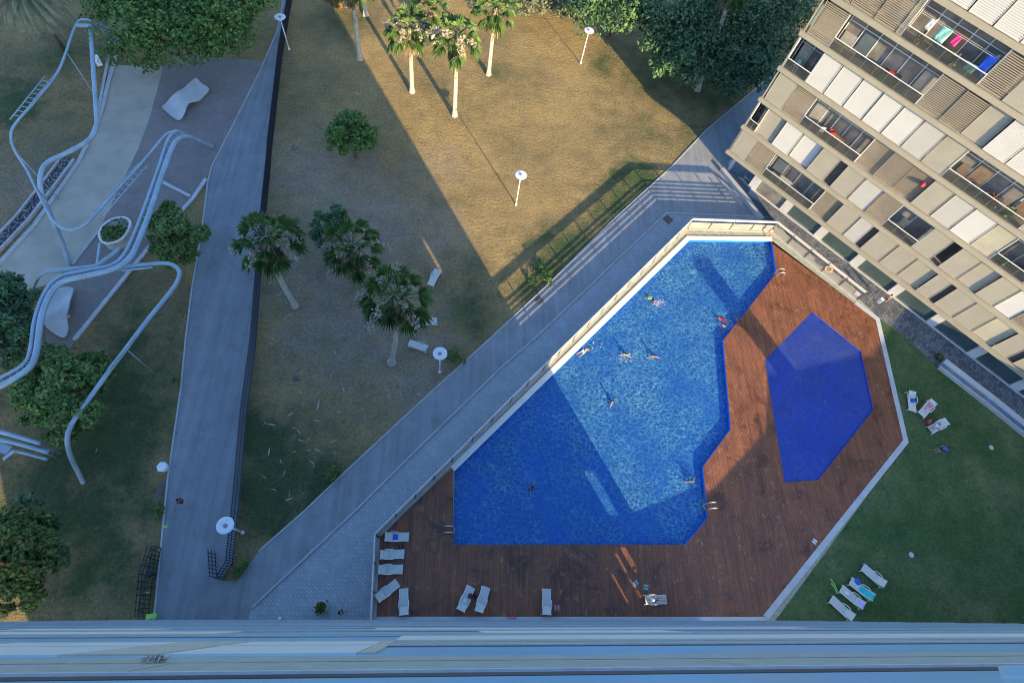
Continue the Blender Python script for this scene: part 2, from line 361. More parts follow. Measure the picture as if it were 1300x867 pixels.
def smooth_path(pts, n=6):
    out = []; k = len(pts); P = [Vector(p) for p in pts]
    for i in range(k - 1):
        p0 = P[max(i - 1, 0)]; p1 = P[i]; p2 = P[i + 1]; p3 = P[min(i + 2, k - 1)]
        for j in range(n):
            t = j / n
            out.append(.5 * ((2 * p1) + (p2 - p0) * t + (2 * p0 - 5 * p1 + 4 * p2 - p3) * t * t + (3 * p1 - p0 - 3 * p2 + p3) * t ** 3))
    out.append(P[-1]); return out
def offset_line(pts, d):                               # offset an open 2D polyline to its left
    out = []; n = len(pts)
    for i in range(n):
        ns = []
        for a, b in ((i - 1, i), (i, i + 1)):
            if a < 0 or b >= n: continue
            v = Vector((pts[b][0] - pts[a][0], pts[b][1] - pts[a][1])).normalized(); ns.append(Vector((-v.y, v.x)))
        m = ns[0] if len(ns) == 1 else (ns[0] + ns[1]).normalized()
        k = d / max(.35, m.dot(ns[0])); out.append((pts[i][0] + m.x * k, pts[i][1] + m.y * k))
    return out
def strip_poly(pts, d0, d1): return offset_line(pts, d0) + offset_line(pts, d1)[::-1]
def strip_prism(mb, pts, d0, d1, z0, z1, mi=0):
    a = offset_line(pts, d0); b = offset_line(pts, d1)
    for i in range(len(pts) - 1): mb.prism([a[i], a[i + 1], b[i + 1], b[i]], z0, z1, mi)
    return mb
# ------------------------------------------------------------------ ground and paving
gmb = MB(); gmb.add([(-420, -420, 0), (420, -420, 0), (420, 420, 0), (-420, 420, 0)], [(0, 1, 2, 3)])
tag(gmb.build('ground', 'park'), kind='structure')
GL = [(193, 800), (196, 781), (209, 648), (213, 608), (229.7, 493), (236, 428), (243.6, 367), (256, 294), (264, 230), (269, 211), (297, 157), (330, 91), (352, 40), (366, -30)]
GR = [(380, -30), (371, 0), (358, 76), (345, 193), (343, 220), (335, 300), (325, 438), (313.5, 526), (304.6, 633), (296, 713), (282, 737)]
WO = [(300, 738), (329, 699), (387, 648), (431.7, 605), (548, 497), (622, 430), (691, 366), (779.6, 278.5), (852, 212.5), (896, 166), (970, 104), (1045, 40)]
WD = [(310, 800), (320, 771), (449.5, 650), (528, 572), (635, 468), (680.6, 428), (845.6, 271), (1000, 277)]
sheet('grey_path', [pxs(GL + GR + [(300, 738), (292, 752), (288, 800)])], .008, 'asphalt')
sheet('walkway', [pxs([(288, 800), (292, 752)] + WO + [(1100, 70), (1045, 160), (1000, 277)] + WD[::-1][1:])], .012, 'walk')
sheet('paved_strip', [pxs(WD + [(1000, 300), (900, 310), (560, 640), (560, 800)])], .016, 'paver')
sheet('sandy_path', [pxs([(138, 84), (208, 82), (190, 150), (175, 190), (124, 296), (91, 337), (60, 362), (20, 372), (-25, 380), (-30, 365), (0, 338), (45, 285), (100, 208), (124, 160), (136, 105)])], .006, 'sand')
sheet('brown_paving', [pxs([(208, 82), (240, 70), (336, 78), (330, 91), (297, 157), (269, 211), (262, 226), (245, 250), (94, 436), (60, 470), (55, 370), (91, 337), (124, 296), (175, 190), (190, 150)])], .005, 'brownpaver')
def kerb(name, label, line, w, h, mat='concrete', z=0.0, cat='kerb', grp=None):
    mb = MB(); strip_prism(mb, [at2(x, y, z) for x, y in line], -w / 2, w / 2, z, z + h)
    return tag(mb.build(name, mat), label, cat, grp)
kerb('path_kerb', 'low pale concrete edging along the left side of the grey path', GL, .14, .06, 'concrete')
kerb('walkway_kerb', 'thin concrete edging between the dry lawn and the diagonal walkway', WO[1:], .15, .06, 'concrete')
kerb('walkway_step', 'long narrow stone kerb running along the middle of the diagonal walkway', WD[1:], .16, .13, 'concrete')
kerb('garden_kerb', 'straight concrete garden kerb slanting under the tubular sculpture', [(262, 228), (245, 253), (200, 302), (165, 345), (95, 432)], .35, .18, 'conc_light')
kerb('garden_kerb', 'short concrete kerb beside the two-rail track, ending at the long garden kerb', [(207, 232), (242, 250)], .3, .18, 'conc_light')
kerb('garden_kerb', 'faint concrete kerb crossing the sandy path by the pointed planter', [(126, 292), (92, 336)], .3, .07, 'concrete')
kerb('garden_kerb', 'concrete kerb beside the sandy path under the big leafy tree', [(139, 55), (137, 80), (126, 140), (122, 160)], .3, .16, 'concrete')
kerb('garden_kerb', 'outer concrete kerb curving along the sandy path below the white box', [(148, 72), (138, 105), (130, 140), (118, 170), (100, 206), (45, 285), (-10, 345)], .42, .12, 'concrete')
# gabion of dark cobbles beside the sandy path
gl = [at2(x, y) for x, y in [(88, 202), (62, 237), (30, 278), (-15, 325)]]
gb = thing('cobble_strip', 'long bed of dark cobbles between concrete edges beside the sandy path', 'stone bed', (*gl[1], 0))
mb = MB(); strip_prism(mb, gl, -.75, -.55, 0, .32); strip_prism(mb, gl, .55, .75, 0, .32); mb.build('edging', 'concrete', gb, world=True)
mb = MB(); strip_prism(mb, gl, -.548, .548, 0, .12); mb.build('bed', 'slit', gb, world=True)
mb = MB()
for i in range(len(gl) - 1):
    a = Vector((*gl[i], 0)); b = Vector((*gl[i + 1], 0)); d = (b - a); L = d.length; d /= L; nrm = Vector((-d.y, d.x, 0))
    for k in range(int(L * 16)):
        p = a + d * rnd.uniform(0, L) + nrm * rnd.uniform(-.48, .48); r = rnd.uniform(.07, .15)
        mb.lathe([(r * .5, .08), (r, .16), (r * .75, .16 + r * .6), (r * .15, .16 + r * .85)], p, 6)
tag(mb.build('cobbles', plain('cobble_stone', (.20, .19, .18), .8, .5, 2.0), gb, world=True), kind='stuff')
# ------------------------------------------------------------------ pool terrace
FT = [(470.4, 790), (475.8, 677), (574, 580), (650, 503.5), (880, 277.5), (988, 281.5), (1101, 371)]     # fence top line in the photo
FB = [at2(x, y, 2.95) for x, y in FT]                                                                   # its foot
POOL = pxs([(875.5, 305), (980, 306), (985.5, 347), (918, 432), (927.5, 545), (892.5, 592), (898, 658), (870, 691), (576, 691), (577, 598)], ZP)
POOL2 = pxs([(1031, 396), (1093, 446), (1109, 520), (1039, 609), (996, 612), (971, 457)], ZP)
E0 = at(922.3, 191.5, 4.0); FA = R(-45.2)
TT = Vector((math.cos(FA), math.sin(FA), 0)); NN = Vector((TT.y, -TT.x, 0))                              # along the flats, outward
def fp(t, off=0.0, z=0.0): p = E0 + TT * t + NN * off; return Vector((p.x, p.y, z))
edge = FB[:5] + [FB[5]]
terr = edge + [at2(1000, 270, ZP)] + [tuple(fp(2.5, -1.0).xy), tuple(fp(10, -2).xy), tuple(fp(75, -2).xy), (100, -1.0)] + [(FB[0][0], -1.0)]
wall = thing('terrace_wall', 'low rendered wall holding up the raised pool terrace along the walkway', 'wall', (*FB[4], 0))
mb = MB(); strip_prism(mb, FB[:6] + [at2(1000, 270, ZP)], -.12, .12, 0, ZP - .004); mb.build('wall_body', 'concrete', wall, world=True)
sheet('terrace_base', [terr, POOL, POOL2], ZP - .012, 'gravel')
DECKO = pxs([(477, 700), (478, 686), (577, 591), (577, 598), (576, 691), (870, 691), (898, 658), (892.5, 592), (927.5, 545), (918, 432), (985.5, 347), (980, 306), (973, 306)], ZP)
deck_poly = pxs([(473, 783), (477, 686), (575.5, 592), (576, 691), (870, 691), (898, 658), (892.5, 592), (927.5, 545), (918, 432), (985.5, 347), (980, 306), (972, 303), (1086, 386), (1111, 404), (1148, 560), (970, 783)], ZP)
sheet('pool_deck', [deck_poly, POOL2], ZP + .004, 'deck')
lawn_poly = pxs([(1116, 404), (1148, 427), (1188, 464), (1300, 556), (1360, 604), (1360, 800), (975, 800), (1152, 560)], ZP)
sheet('terrace_lawn', [lawn_poly + []], ZP + .004, 'lawn')
path_poly = [at2(986, 285, ZP), at2(1102, 390, ZP), at2(1116, 404, ZP), at2(1148, 427, ZP), at2(1188, 464, ZP), at2(1300, 556, ZP), at2(1380, 620, ZP)] + [tuple(fp(62, -1.5).xy), tuple(fp(3, -1.5).xy)]
sheet('setts_path', [path_poly], ZP + .002, 'darkpaver')
kerb('deck_kerb', 'pale stone kerb between the wooden deck and the green lawn', [(1086, 384), (1114, 405), (1150, 560), (972, 784)], .52, .02, 'conc_light', ZP + .004)
kerb('deck_kerb', 'pale stone kerb along the deck at the foot of the tower', [(471, 785.5), (973, 785.5)], .35, .022, 'conc_light', ZP + .002)
# white coping along the long side of the pool, gravel behind it
cl = pxs([(980.5, 306), (875.5, 305), (577, 598)], ZP)
mb = MB(); strip_prism(mb, cl, -.55, -.002, ZP - .01, ZP + .06)
tag(mb.build('pool_coping', 'coping'), 'broad white stone edge along the long straight side of the pool', 'pool edge')
def basin(name, label, loop, zf, mat):
    t = thing(name, label, 'pool', (loop[0][0], loop[0][1], ZP))
    bm = fill([loop], zf); me = MB(); bm.verts.index_update()
    me.add([v.co.copy() for v in bm.verts], [tuple(v.index for v in f.verts) for f in bm.faces]); bm.free()
    me.build('pool_floor', mat, t, world=True)
    mb = MB(); n = len(loop)
    for i in range(n):
        a, b = loop[i], loop[(i + 1) % n]; mb.add([(a[0], a[1], zf), (b[0], b[1], zf), (b[0], b[1], ZP + .003), (a[0], a[1], ZP + .003)], [(0, 1, 2, 3)])
    mb.build('pool_wall', mat, t, world=True)
    return t
basin('swimming_pool', 'large many-sided swimming pool with deep blue tiles', POOL, ZP - .60, 'tile')
pp = basin('paddling_pool', 'small six-sided blue tiled paddling pool set in the wooden deck', POOL2, ZP - .30, 'tile2')
for (x, y) in [(1016, 484), (1047, 510)]:
    p = at(x, y, ZP - .28); mb = MB(); mb.lathe([(.12, 0), (.12, .02), (.03, .03)], (*p.xy, ZP - .298), 12); mb.build('drain_cap', 'white', pp, world=True)
sheet('pool_water', [POOL], ZP - .36, 'water'); sheet('paddling_water', [POOL2], ZP - .07, 'water2')
# ------------------------------------------------------------------ terrace fence
def fence(name, label, line, slats=6):
    t = thing(name, label, 'fence', (*line[0], ZP))
    pb = MB(); tb = MB(); cb = MB()
    n = len(line)
    for i in range(n - 1):
        a = Vector((*line[i], 0)); b = Vector((*line[i + 1], 0)); d = b - a; L = d.length; d /= L
        k = max(1, round(L / 2.35))
        for q in range(slats):
            z = ZP + .14 + q * (1.02 / slats); pb.bar(a + Vector((0, 0, z)), b + Vector((0, 0, z)), .03, .108)
        tb.bar(a + Vector((0, 0, ZP + 1.62)), b + Vector((0, 0, ZP + 1.62)), .09, .30)
        cb.bar(a + Vector((0, 0, ZP + .04)), b + Vector((0, 0, ZP + .04)), .5, .09)
        for j in range(k + (1 if i == n - 2 else 0)):
            p = a + d * (L * j / k); m = MB(); m.box((p.x, p.y, ZP + .9), (.10, .13, 1.70), math.atan2(d.y, d.x)); m.build('post', 'post', t, world=True)
    pb.build('slatted_panel', 'fencepanel', t, world=True); tb.build('top_board', 'fencetop', t, world=True); cb.build('base_coping', 'concrete', t, world=True)
    return t
fence('terrace_fence', 'slatted fence with a broad top board following the long diagonal side of the pool', FB[:6])
fence('terrace_fence', 'grey panelled fence between the wooden deck and the apartment building', FB[5:])
def lifebuoy():
    a = at(1052.5, 341, ZP + 1.25); t = tag(thing('lifebuoy', 'orange and white lifebuoy ring hanging on the grey panelled fence', 'lifebuoy', a, 0))
    q = Matrix((TT, Vector((0, 0, 1)), -NN)).transposed(); 
    for k in range(4):
        mb = MB()
        pts = [Vector(a) + NN * .1 + q @ Vector((.36 * math.cos(u), .36 * math.sin(u), 0)) for u in [R(k * 90 + j * 90 / 6) for j in range(7)]]
        mb.tube(pts, .085, 8); mb.build('ring_quarter', cloth('orange', 0) if k % 2 == 0 else 'white', t, True, True)
lifebuoy()
a = at(1088.5, 373, ZP + .75); mb = MB(); q = Matrix((TT, NN, Vector((0, 0, 1)))).transposed()
mb.box(a + NN * .02, (.55, .03, .5), rot=q, mi=0); mb.box(a + NN * .045, (.30, .02, .10), rot=q, mi=1); mb.box(a + NN * .045 + Vector((0, 0, -.13)), (.36, .02, .04), rot=q, mi=1)
tag(mb.build('notice_board', ['white', cloth('pink', 0)]), 'small white and pink notice fixed to the end panel of the grey fence', 'sign')
# pool ladders
def ladder(label, px, ang, z=ZP):
    p = at(*px, z); t = thing('pool_ladder', label, 'ladder', p, ang, 'pool ladders')
    for s in (-.26, .26):
        mb = MB(); mb.tube(smooth_path([(.62, s, 0), (.60, s, .45), (.45, s, .68), (.15, s, .72), (-.12, s, .55), (-.2, s, .05), (-.2, s, -.4)], 4), .045, 8); mb.build('handrail', 'steel', t, True)
    for k in range(3):
        mb = MB(); mb.box((-.2, 0, -.08 - k * .13), (.12, .5, .03)); mb.build('step', 'steel', t)
ladder('curved steel pool ladder beside the grey fence end of the pool', (987, 348), R(0))
ladder('steel pool ladder on the straight left edge of the pool by the loungers', (573, 673), R(180))
ladder('steel pool ladder at the lower right bend of the pool where a swimmer holds on', (899, 643), R(5))
# ------------------------------------------------------------------ apartment building (right)
ab = thing('apartment_building', 'beige apartment building with sliding shutters and open balconies beside the pool', 'building', fp(20, -6))
def fbx(mb, t0, t1, o0, o1, z0, z1, mi=0):            # box in facade axes
    return mb.prism([tuple(fp(t0, o0).xy), tuple(fp(t1, o0).xy), tuple(fp(t1, o1).xy), tuple(fp(t0, o1).xy)], z0, z1, mi)
ZL = [4.0 + 3.88 * k for k in range(9)]; TL = 62.0
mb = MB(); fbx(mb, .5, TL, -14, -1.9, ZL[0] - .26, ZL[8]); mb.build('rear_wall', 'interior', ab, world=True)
mb = MB(); fbx(mb, 4.9, TL, -14, -1.05, 0, ZL[0] - .27); mb.build('ground_floor_wall', 'conc_light', ab, world=True)
for k in range(9):
    z = ZL[k]; mb = MB()
    fbx(mb, 0, TL, -13.5, -.10, z - .28, z + .02); fbx(mb, -.03, TL, -.098, 0.0, z - .34, z + .10); fbx(mb, -.02, TL, -.16, -.1, z + .022, z + .07)
    fbx(mb, .02, TL, -.55, -.30, z - .42, z - .282)
    mb.build('floor_ledge', 'ledge', ab, world=True)
    if k < 8:
        mb = MB(); fbx(mb, .2, TL - .2, -1.88, -.36, z + .022, z + .045); mb.build('balcony_floor', 'balfloor', ab, world=True)
        mb = MB(); fbx(mb, .10, .16, -13, -.45, z + .04, z + 3.58)
        for o in (-3.5, -6.5, -9.5): fbx(mb, .05, .098, o - .06, o + .06, z + .04, z + 3.58)
        mb.build('end_window', 'bluewin', ab, world=True)
        mb = MB(); fbx(mb, .12, .26, -.44, -.30, z + .02, z + 3.58); mb.build('corner_post', 'ledge', ab, world=True)
# shutters: rows of (start, kind, set-back); each ends where the next starts
ROWS = {
 0: [(.27, 'b', 0), (2.64, 'B', .05), (5.0, 'o', 0), (11.75, 'B', .22), (14.1, 'b', .0), (16.4, 'g', .06), (18.1, 's', 0), (18.7, 'b', 0), (21.2, 'b', .05), (23.5, 'b', .20), (25.9, 'b', 0), (27.6, 's', 0), (28.15, 'b', .04), (30.5, 'b', .08), (32.8, 'y', .2), (35.1, 'b', 0), (37.0, 's', 0), (37.6, 'b', .06), (39.9, 'b', 0), (42.1, 'b', .1), (44.4, 'e', 0)],
 1: [(.3, 'o', 0), (1.51, 'b', .22), (3.86, 'w', .04), (6.14, 'w', .24), (8.6, 'b', 0), (10.9, 's', 0), (11.7, 'b', .05), (13.97, 'g', .12), (16.18, 'B', .05), (18.41, 'o', 0), (22.08, 'b', .04), (24.3, 'o', 0), (25.2, 'b', .0), (27.4, 'b', .22), (29.5, 'b', .0), (31.6, 'w', .1), (33.5, 'B', .05), (35.8, 'b', 0), (38.1, 'b', .1), (40.3, 'e', 0)],
 2: [(.4, 'b', 0), (2.79, 'B', .06), (5.0, 'o', 0), (11.9, 'B', .22), (14.1, 'B', .06), (16.35, 'B', .22), (18.6, 'b', 0), (20.8, 'g', .08), (23.0, 'w', .05), (25.3, 'y', .1), (27.4, 'o', 0), (31.0, 'b', .04), (33.3, 'b', .1), (35.6, 'e', 0)],
 3: [(.3, 'o', 0), (3.0, 'w', .02), (5.21, 'w', .06), (7.46, 'w', .1), (9.7, 'w', .06), (11.9, 'w', .1), (14.1, 'g', .08), (16.36, 'b', .06), (18.63, 'o', 0), (26.6, 'b', .05), (28.9, 'e', 0)],
 4: [(.5, 'B', .0), (3.0, 'o', 0), (12.42, 'B', .06), (14.8, 'B', .0), (16.96, 'b', .22), (19.17, 'W', 0), (21.4, 'W', .06), (23.6, 'w', .1), (25.8, 'e', 0)],
 5: [(.4, 'B', .0), (2.4, 'B', .1), (4.83, 'B', .05), (7.05, 'V', .0), (7.55, 'o', 0), (15.0, 'B', .06), (17.25, 'b', .0), (19.5, 'b', .1), (21.8, 'e', 0)],
 6: [(.4, 'b', 0), (2.4, 'b', .1), (4.7, 'w', 0), (6.8, 'W', .04), (8.9, 'W', .08), (10.5, 'W', .04), (12.7, 'W', .0), (15.0, 'w', .06), (17.3, 'e', 0)],
}
M['shutback'] = plain('shutter_back', (.27, .25, .20), .7, .1, 1); M['shutbackw'] = plain('white_shutter_back', (.42, .42, .41), .7, .1, 1)
M['curtain_a'] = plain('pale_curtain', (.30, .29, .27), .9, .15, 2); M['curtain_b'] = plain('blue_grey_pane', (.10, .13, .16), .2, .2, 1); M['curtain_c'] = plain('brown_curtain', (.17, .12, .09), .9, .2, 2)
KM = {'b': 'beige', 'B': 'brown', 'w': 'white', 'g': 'greyblind', 'y': 'yellowblind', 'W': 'white', 'V': 'beige'}
for k, row in ROWS.items():
    zb = ZL[k] + .105; zt = ZL[k + 1] - .44
    for i, (t0, kd, sb) in enumerate(row[:-1]):
        t1 = row[i + 1][0]; o = -.30 - sb
        if kd == 's':
            mb = MB(); fbx(mb, t0, t1, -.62, -.56, zb, zt); mb.build('dark_pane', 'slit', ab, world=True); continue
        if kd == 'o':
            if t1 - t0 < 1.0: 
                mb = MB(); fbx(mb, t0 + .1, t1 - .1, -1.7, -1.4, zb, zt - .5); mb.build('dark_pane', 'slit', ab, world=True); continue
            g = MB(); fbx(g, t0 + .05, t1 - .05, -.30, -.28, zb - .02, zb + .95); gl_ = g.build('balcony_glass', 'glass', ab, world=True)
            r = MB(); fbx(r, t0, t1, -.32, -.26, zb + .95, zb + 1.01); n = max(2, round((t1 - t0) / 1.15))
            for j in range(n + 1):
                tt = t0 + .03 + (t1 - t0 - .06) * j / n; fbx(r, tt - .02, tt + .02, -.345, -.322, zb - .02, zb + .949)
            r.build('balcony_rail', 'rail', ab, world=True)
            w = MB(); n = max(2, round((t1 - t0) / 1.5))
            for j in range(n + 1):
                tt = t0 + (t1 - t0) * j / n; fbx(w, tt - .035, tt + .035, -1.899, -1.84, zb, zt)
            fbx(w, t0, t1, -1.838, -1.82, zb + 2.1, zb + 2.17); w.build('balcony_window', 'rail', ab, world=True)
            for j in range(n):
                if rnd.random() < .5:
                    ta = t0 + (t1 - t0) * (j + rnd.uniform(.05, .4)) / n; cu = MB(); fbx(cu, ta, t0 + (t1 - t0) * (j + .95) / n, -1.815, -1.78, zb + .1, zb + rnd.choice((2.05, 2.05, 1.2))); cu.build('curtain', rnd.choice(['curtain_a', 'curtain_b', 'curtain_c']), ab, world=True)
            for tt in (t0, t1):
                s = MB(); fbx(s, tt - .03, tt + .03, -.42, -.34, zb, zt); s.build('shutter_jamb', 'rail', ab, world=True)
            continue
        mb = MB(); a = t0 + .035; b = t1 - .075
        fr = .05
        fbx(mb, a, a + fr, o - .03, o + .035, zb, zt); fbx(mb, b - fr, b, o - .03, o + .035, zb, zt)
        fbx(mb, a + fr, b - fr, o - .028, o + .03, zb, zb + .06); fbx(mb, a + fr, b - fr, o - .028, o + .03, zt - .06, zt)
        if kd == 'V':
            n = 22
            for j in range(n): 
                z = zb + .1 + (zt - zb - .2) * j / n; fbx(mb, a + fr, b - fr, o - .02, o + .02, z, z + .07)
        else:
            pitch = .165 if kd in 'BW' else .15; n = int((zt - zb - .13) / pitch); hgt = pitch * (.55 if kd == 'B' else .66 if kd == 'W' else .74)
            if kd != 'B': fbx(mb, a + fr, b - fr, o - .026, o - .006, zb + .06, zt - .06, 1)
            for j in range(n):
                z = zb + .065 + pitch * j; fbx(mb, a + fr, b - fr, o - .004, o + (.026 if kd in 'BW' else .012), z, z + hgt)
        mb.build('shutter', [KM[kd], 'shutback' if kd in 'byV' else 'shutbackw'], ab, world=True)
# ground floor: teal glazing between piers, pale sill
edges = [4.9, 9.6, 14.6, 19.7, 24.9, 30.0, 35.2, 40.4, 45.6]
for i in range(len(edges) - 1):
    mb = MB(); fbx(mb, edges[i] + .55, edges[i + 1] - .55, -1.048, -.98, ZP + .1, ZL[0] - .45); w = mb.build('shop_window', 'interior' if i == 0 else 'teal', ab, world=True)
    mb = MB(); fbx(mb, edges[i] - .5, edges[i] + .5, -1.047, -.80, ZP, ZL[0] - .45); mb.build('pier', 'conc_light', ab, world=True)
mb = MB(); fbx(mb, 4.9, TL, -.795, -.62, ZP, ZP + .12); mb.build('base_sill', 'conc_light', ab, world=True)
for t in (1.0, 3.0):
    mb = MB(); fbx(mb, t - .2, t + .2, -2.6, -2.2, 0, ZL[0] - .283); mb.build('column', 'conc_light', ab, world=True)
mb = MB(); fbx(mb, 1.2, 4.85, -2.25, -2.2, .1, ZL[0] - .3); mb.build('lobby_glass', 'bluewin', ab, world=True)
# things on the balconies
def fq(): return Matrix((TT, NN, Vector((0, 0, 1)))).transposed()
def bchair(label, t, o, z, mat, rot):
    c = thing('balcony_chair', label, 'chair', fp(t, o, z), FA + rot)
    mb = MB(); mb.box((0, 0, .44), (.46, .46, .05)); mb.build('seat', mat, c)
    mb = MB(); mb.box((0, -.24, .72), (.46, .05, .5)); mb.build('backrest', mat, c)
    for x in (-.2, .2):
        for y in (-.2, .2): mb = MB(); mb.tube([(x * 1.2, y * 1.2, 0), (x, y, .42)], .02, 6); mb.build('leg', 'rail', c)
    return c
bchair('pale blue folding chair on the corner balcony high on the apartment building', 1.2, -.95, ZL[3] + .05, cloth('teal2', 0), R(150))
bchair('white chair on the balcony with the dark red table', 7.2, -.9, ZL[2] + .05, 'rail', R(30))
def tabl(label, t, o, z, mat, L=1.5, W=.75):
    c = thing('balcony_table', label, 'table', fp(t, o, z), FA)
    mb = MB(); mb.box((0, 0, .72), (L, W, .05)); mb.build('table_top', mat, c)
    for x in (-1, 1):
        for y in (-1, 1): mb = MB(); mb.box((x * (L / 2 - .08), y * (W / 2 - .08), .345), (.06, .06, .69)); mb.build('leg', mat, c)
tabl('long wooden table with a red tray on the open balcony below the white shutters', 8.8, -1.05, ZL[2] + .05, plain('balcony_wood', (.30, .17, .10), .6, .2, 3), 2.0)
tabl('grey table on the lowest open balcony of the apartment building', 7.6, -1.0, ZL[0] + .05, 'greyblind')
tabl('dark table on the wide balcony with the red cushion', 9.0, -1.1, ZL[4] + .05, 'slit', 1.8)
mb = MB(); mb.box(fp(9.0, -.95, ZL[4] + .85), (.5, .35, .12), FA); tag(mb.build('cushion', cloth('red', 0)), 'red cushion on the dark table of the glazed balcony', 'cushion')
mb = MB(); mb.lathe([(.2, 0), (.26, .22), (.24, .22), (.18, .03)], fp(8.2, -1.0, ZL[2] + .79), 14); tag(mb.build('washing_bowl', cloth('red', 0)), 'red bowl standing on the long wooden balcony table', 'bowl')
mb = MB(); mb.lathe([(.02, -.26), (.17, -.2), (.25, 0), (.17, .2), (.02, .26)], fp(18.1, -.26, ZL[2] + 2.3), 14); tag(mb.build('beach_ball', cloth('red', 0), smooth=True), 'red ball hung in the half open brown shutter', 'ball')
ln = thing('washing_line', 'washing line stretched across the upper balcony of the apartment building', 'washing line', fp(11, -.7, ZL[5] + 2.2), FA)
for o in (-.15, .15): mb = MB(); mb.tube([(-3.2, o, 0), (3.6, o, 0)], .012, 5); mb.build('line', 'rail', ln)
def laundry(label, t, o, z, w, h, mat, cat, rr=0.0):
    vs = []; n = 5; mbl = MB()
    for i in range(n + 1):
        for j in range(n + 1): vs.append((w * (i / n - .5) * (1 - .12 * j / n), .05 * math.sin(i * 2.1 + j), -h * j / n))
    vb = [(x, y + .03, zz) for x, y, zz in vs]; N = len(vs); st = n + 1
    fs = [(i * st + j, i * st + j + 1, (i + 1) * st + j + 1, (i + 1) * st + j) for i in range(n) for j in range(n)]
    fs += [tuple(q + N for q in f[::-1]) for f in fs]
    ring = [i * st for i in range(st)] + [n * st + j for j in range(1, st)] + [i * st + n for i in range(n - 1, -1, -1)] + [j for j in range(n - 1, 0, -1)]
    fs += [(ring[i], ring[(i + 1) % len(ring)], ring[(i + 1) % len(ring)] + N, ring[i] + N) for i in range(len(ring))]
    mbl.add(vs + vb, fs); ob = mbl.build(cat.replace(' ', '_'), mat, None, True); ob.location = fp(t, o, z); ob.rotation_euler = (0, 0, FA + rr)
    return tag(ob, label, cat)
zw = ZL[5] + 2.25
laundry('white shirt hanging at the left of the balcony washing line', 8.9, -.55, zw, .5, .9, cloth('whitec', 0), 'shirt')
laundry('pale teal towel hanging in the middle of the balcony washing line', 10.2, -.55, zw, 1.0, 1.2, cloth('teal2', 0), 'towel')
laundry('bright pink garment hanging on the balcony washing line', 11.3, -.55, zw, .6, .9, cloth('magenta', 0), 'garment')
laundry('pale towel draped over the balcony rail below the pink garment', 13.6, -.36, ZL[5] + 1.14, 1.0, .7, cloth('teal2', 0), 'towel')
laundry('blue sheet hanging at the right end of the laundry balcony', 14.4, -.6, zw, .8, 1.7, cloth('blue', 0), 'sheet')
def planter(label, t, o, z, n=50, mat='bushleaf', s=.35):
    c = thing('potted_plant', label, 'plant', fp(t, o, z), FA)
    mb = MB(); mb.lathe([(.14, 0), (.19, .3), (.17, .3), (.15, .27)], (0, 0, 0), 12); mb.build('pot', 'balfloor', c)
    mb = MB()
    for _ in range(n):
        p = Vector((rnd.gauss(0, s * .5), rnd.gauss(0, s * .5), .3 + abs(rnd.gauss(.25, .2)))); leaf(mb, p, rnd_dir(), .16)
    mb.build('foliage', mat, c)
def rnd_dir():
    while True:
        v = Vector((rnd.uniform(-1, 1), rnd.uniform(-1, 1), rnd.uniform(-1, 1)))
        if .05 < v.length < 1: return v.normalized()
def leaf(mb, p, nrm, s, asp=1.7, mi=0):
    u = nrm.orthogonal().normalized(); a = rnd.uniform(0, 6.28); w = nrm.cross(u)
    d = u * math.cos(a) + w * math.sin(a); e = nrm.cross(d)
    d = d * (s * asp * .5); e = e * (s * .5); k = nrm * (s * .18)
    mb.add([p - d, p - e * .9 - k, p + d, p + e * .9 - k], [(0, 1, 2), (0, 2, 3)], mi)
planter('green plant in a pot behind the glass of the laundry balcony', 12.2, -.6, ZL[5] + .05)
planter('leafy plant at the left end of the laundry balcony', 9.0, -.6, ZL[5] + .05, 40, 'rustleaf')
planter('tall green plant among dark furniture on the wide upper right balcony', 25.0, -.8, ZL[3] + .05, 90, 'bushleaf', .6)
planter('reddish plant on the wide upper right balcony', 23.2, -.9, ZL[3] + .05, 90, 'rustleaf', .6)
planter('green plant on the small right hand balcony with white chairs', 28.6, -.7, ZL[2] + .05, 70, 'bushleaf', .45)
# ------------------------------------------------------------------ our own tower (bottom edge of the picture)
M['tspan'] = plain('grey_concrete_panel', (.29, .325, .305), .8, .12, 9)
M['tcap'] = plain('pale_metal_cap', (.52, .54, .53), .4, .12, 9)
M['tglass'] = plain('pale_blue_tower_glass', (.25, .45, .60), .3, .06, .6)
M['tblind'] = plain('white_tower_blind', (.52, .55, .54), .6, .04, 1.5)
M['tpier'] = plain('beige_stone_pier', (.40, .39, .33), .7, .08, 2)
X0, X1, YF = -22.0, 21.75, -.26
tw = thing('tower_block', 'grey tower block whose banded floors run along the bottom edge, right under the viewer', 'building', (0, -7, 0))
mb = MB(); mb.prism([(X0, -.64), (14, -.64), (14, -17), (X0, -17)], 0, 60); mb.build('tower_wall', 'tspan', tw, world=True)
holes = [(19.3, 20.4, 3.25, 4.4), (17.7, 18.1, 1.7, 2.75), (18.5, 19.15, 2.15, 2.9), (16.4, 16.7, 1.6, 2.3), (16.3, 16.75, 9.5, 10.7)]  # openings shaped to throw sun patches onto the deck, pool and lawn
xs = sorted({14.0, X1, *[h[0] for h in holes], *[h[1] for h in holes]}); zs = sorted({0.0, 60.0, *[h[2] for h in holes], *[h[3] for h in holes]})
mb = MB()
for i in range(len(xs) - 1):
    run = None
    for j in range(len(zs)):
        solid = j < len(zs) - 1 and not any(h[0] <= xs[i] and xs[i + 1] <= h[1] and h[2] <= zs[j] and zs[j + 1] <= h[3] for h in holes)
        if solid and run is None: run = zs[j]
        if (not solid) and run is not None: mb.prism([(xs[i], -.62), (xs[i + 1], -.62), (xs[i + 1], -.37), (xs[i], -.37)], run, zs[j]); run = None
mb.build('end_shade_screen', 'tspan', tw, world=True)  # unseen thin wall added to block the sun around those openings
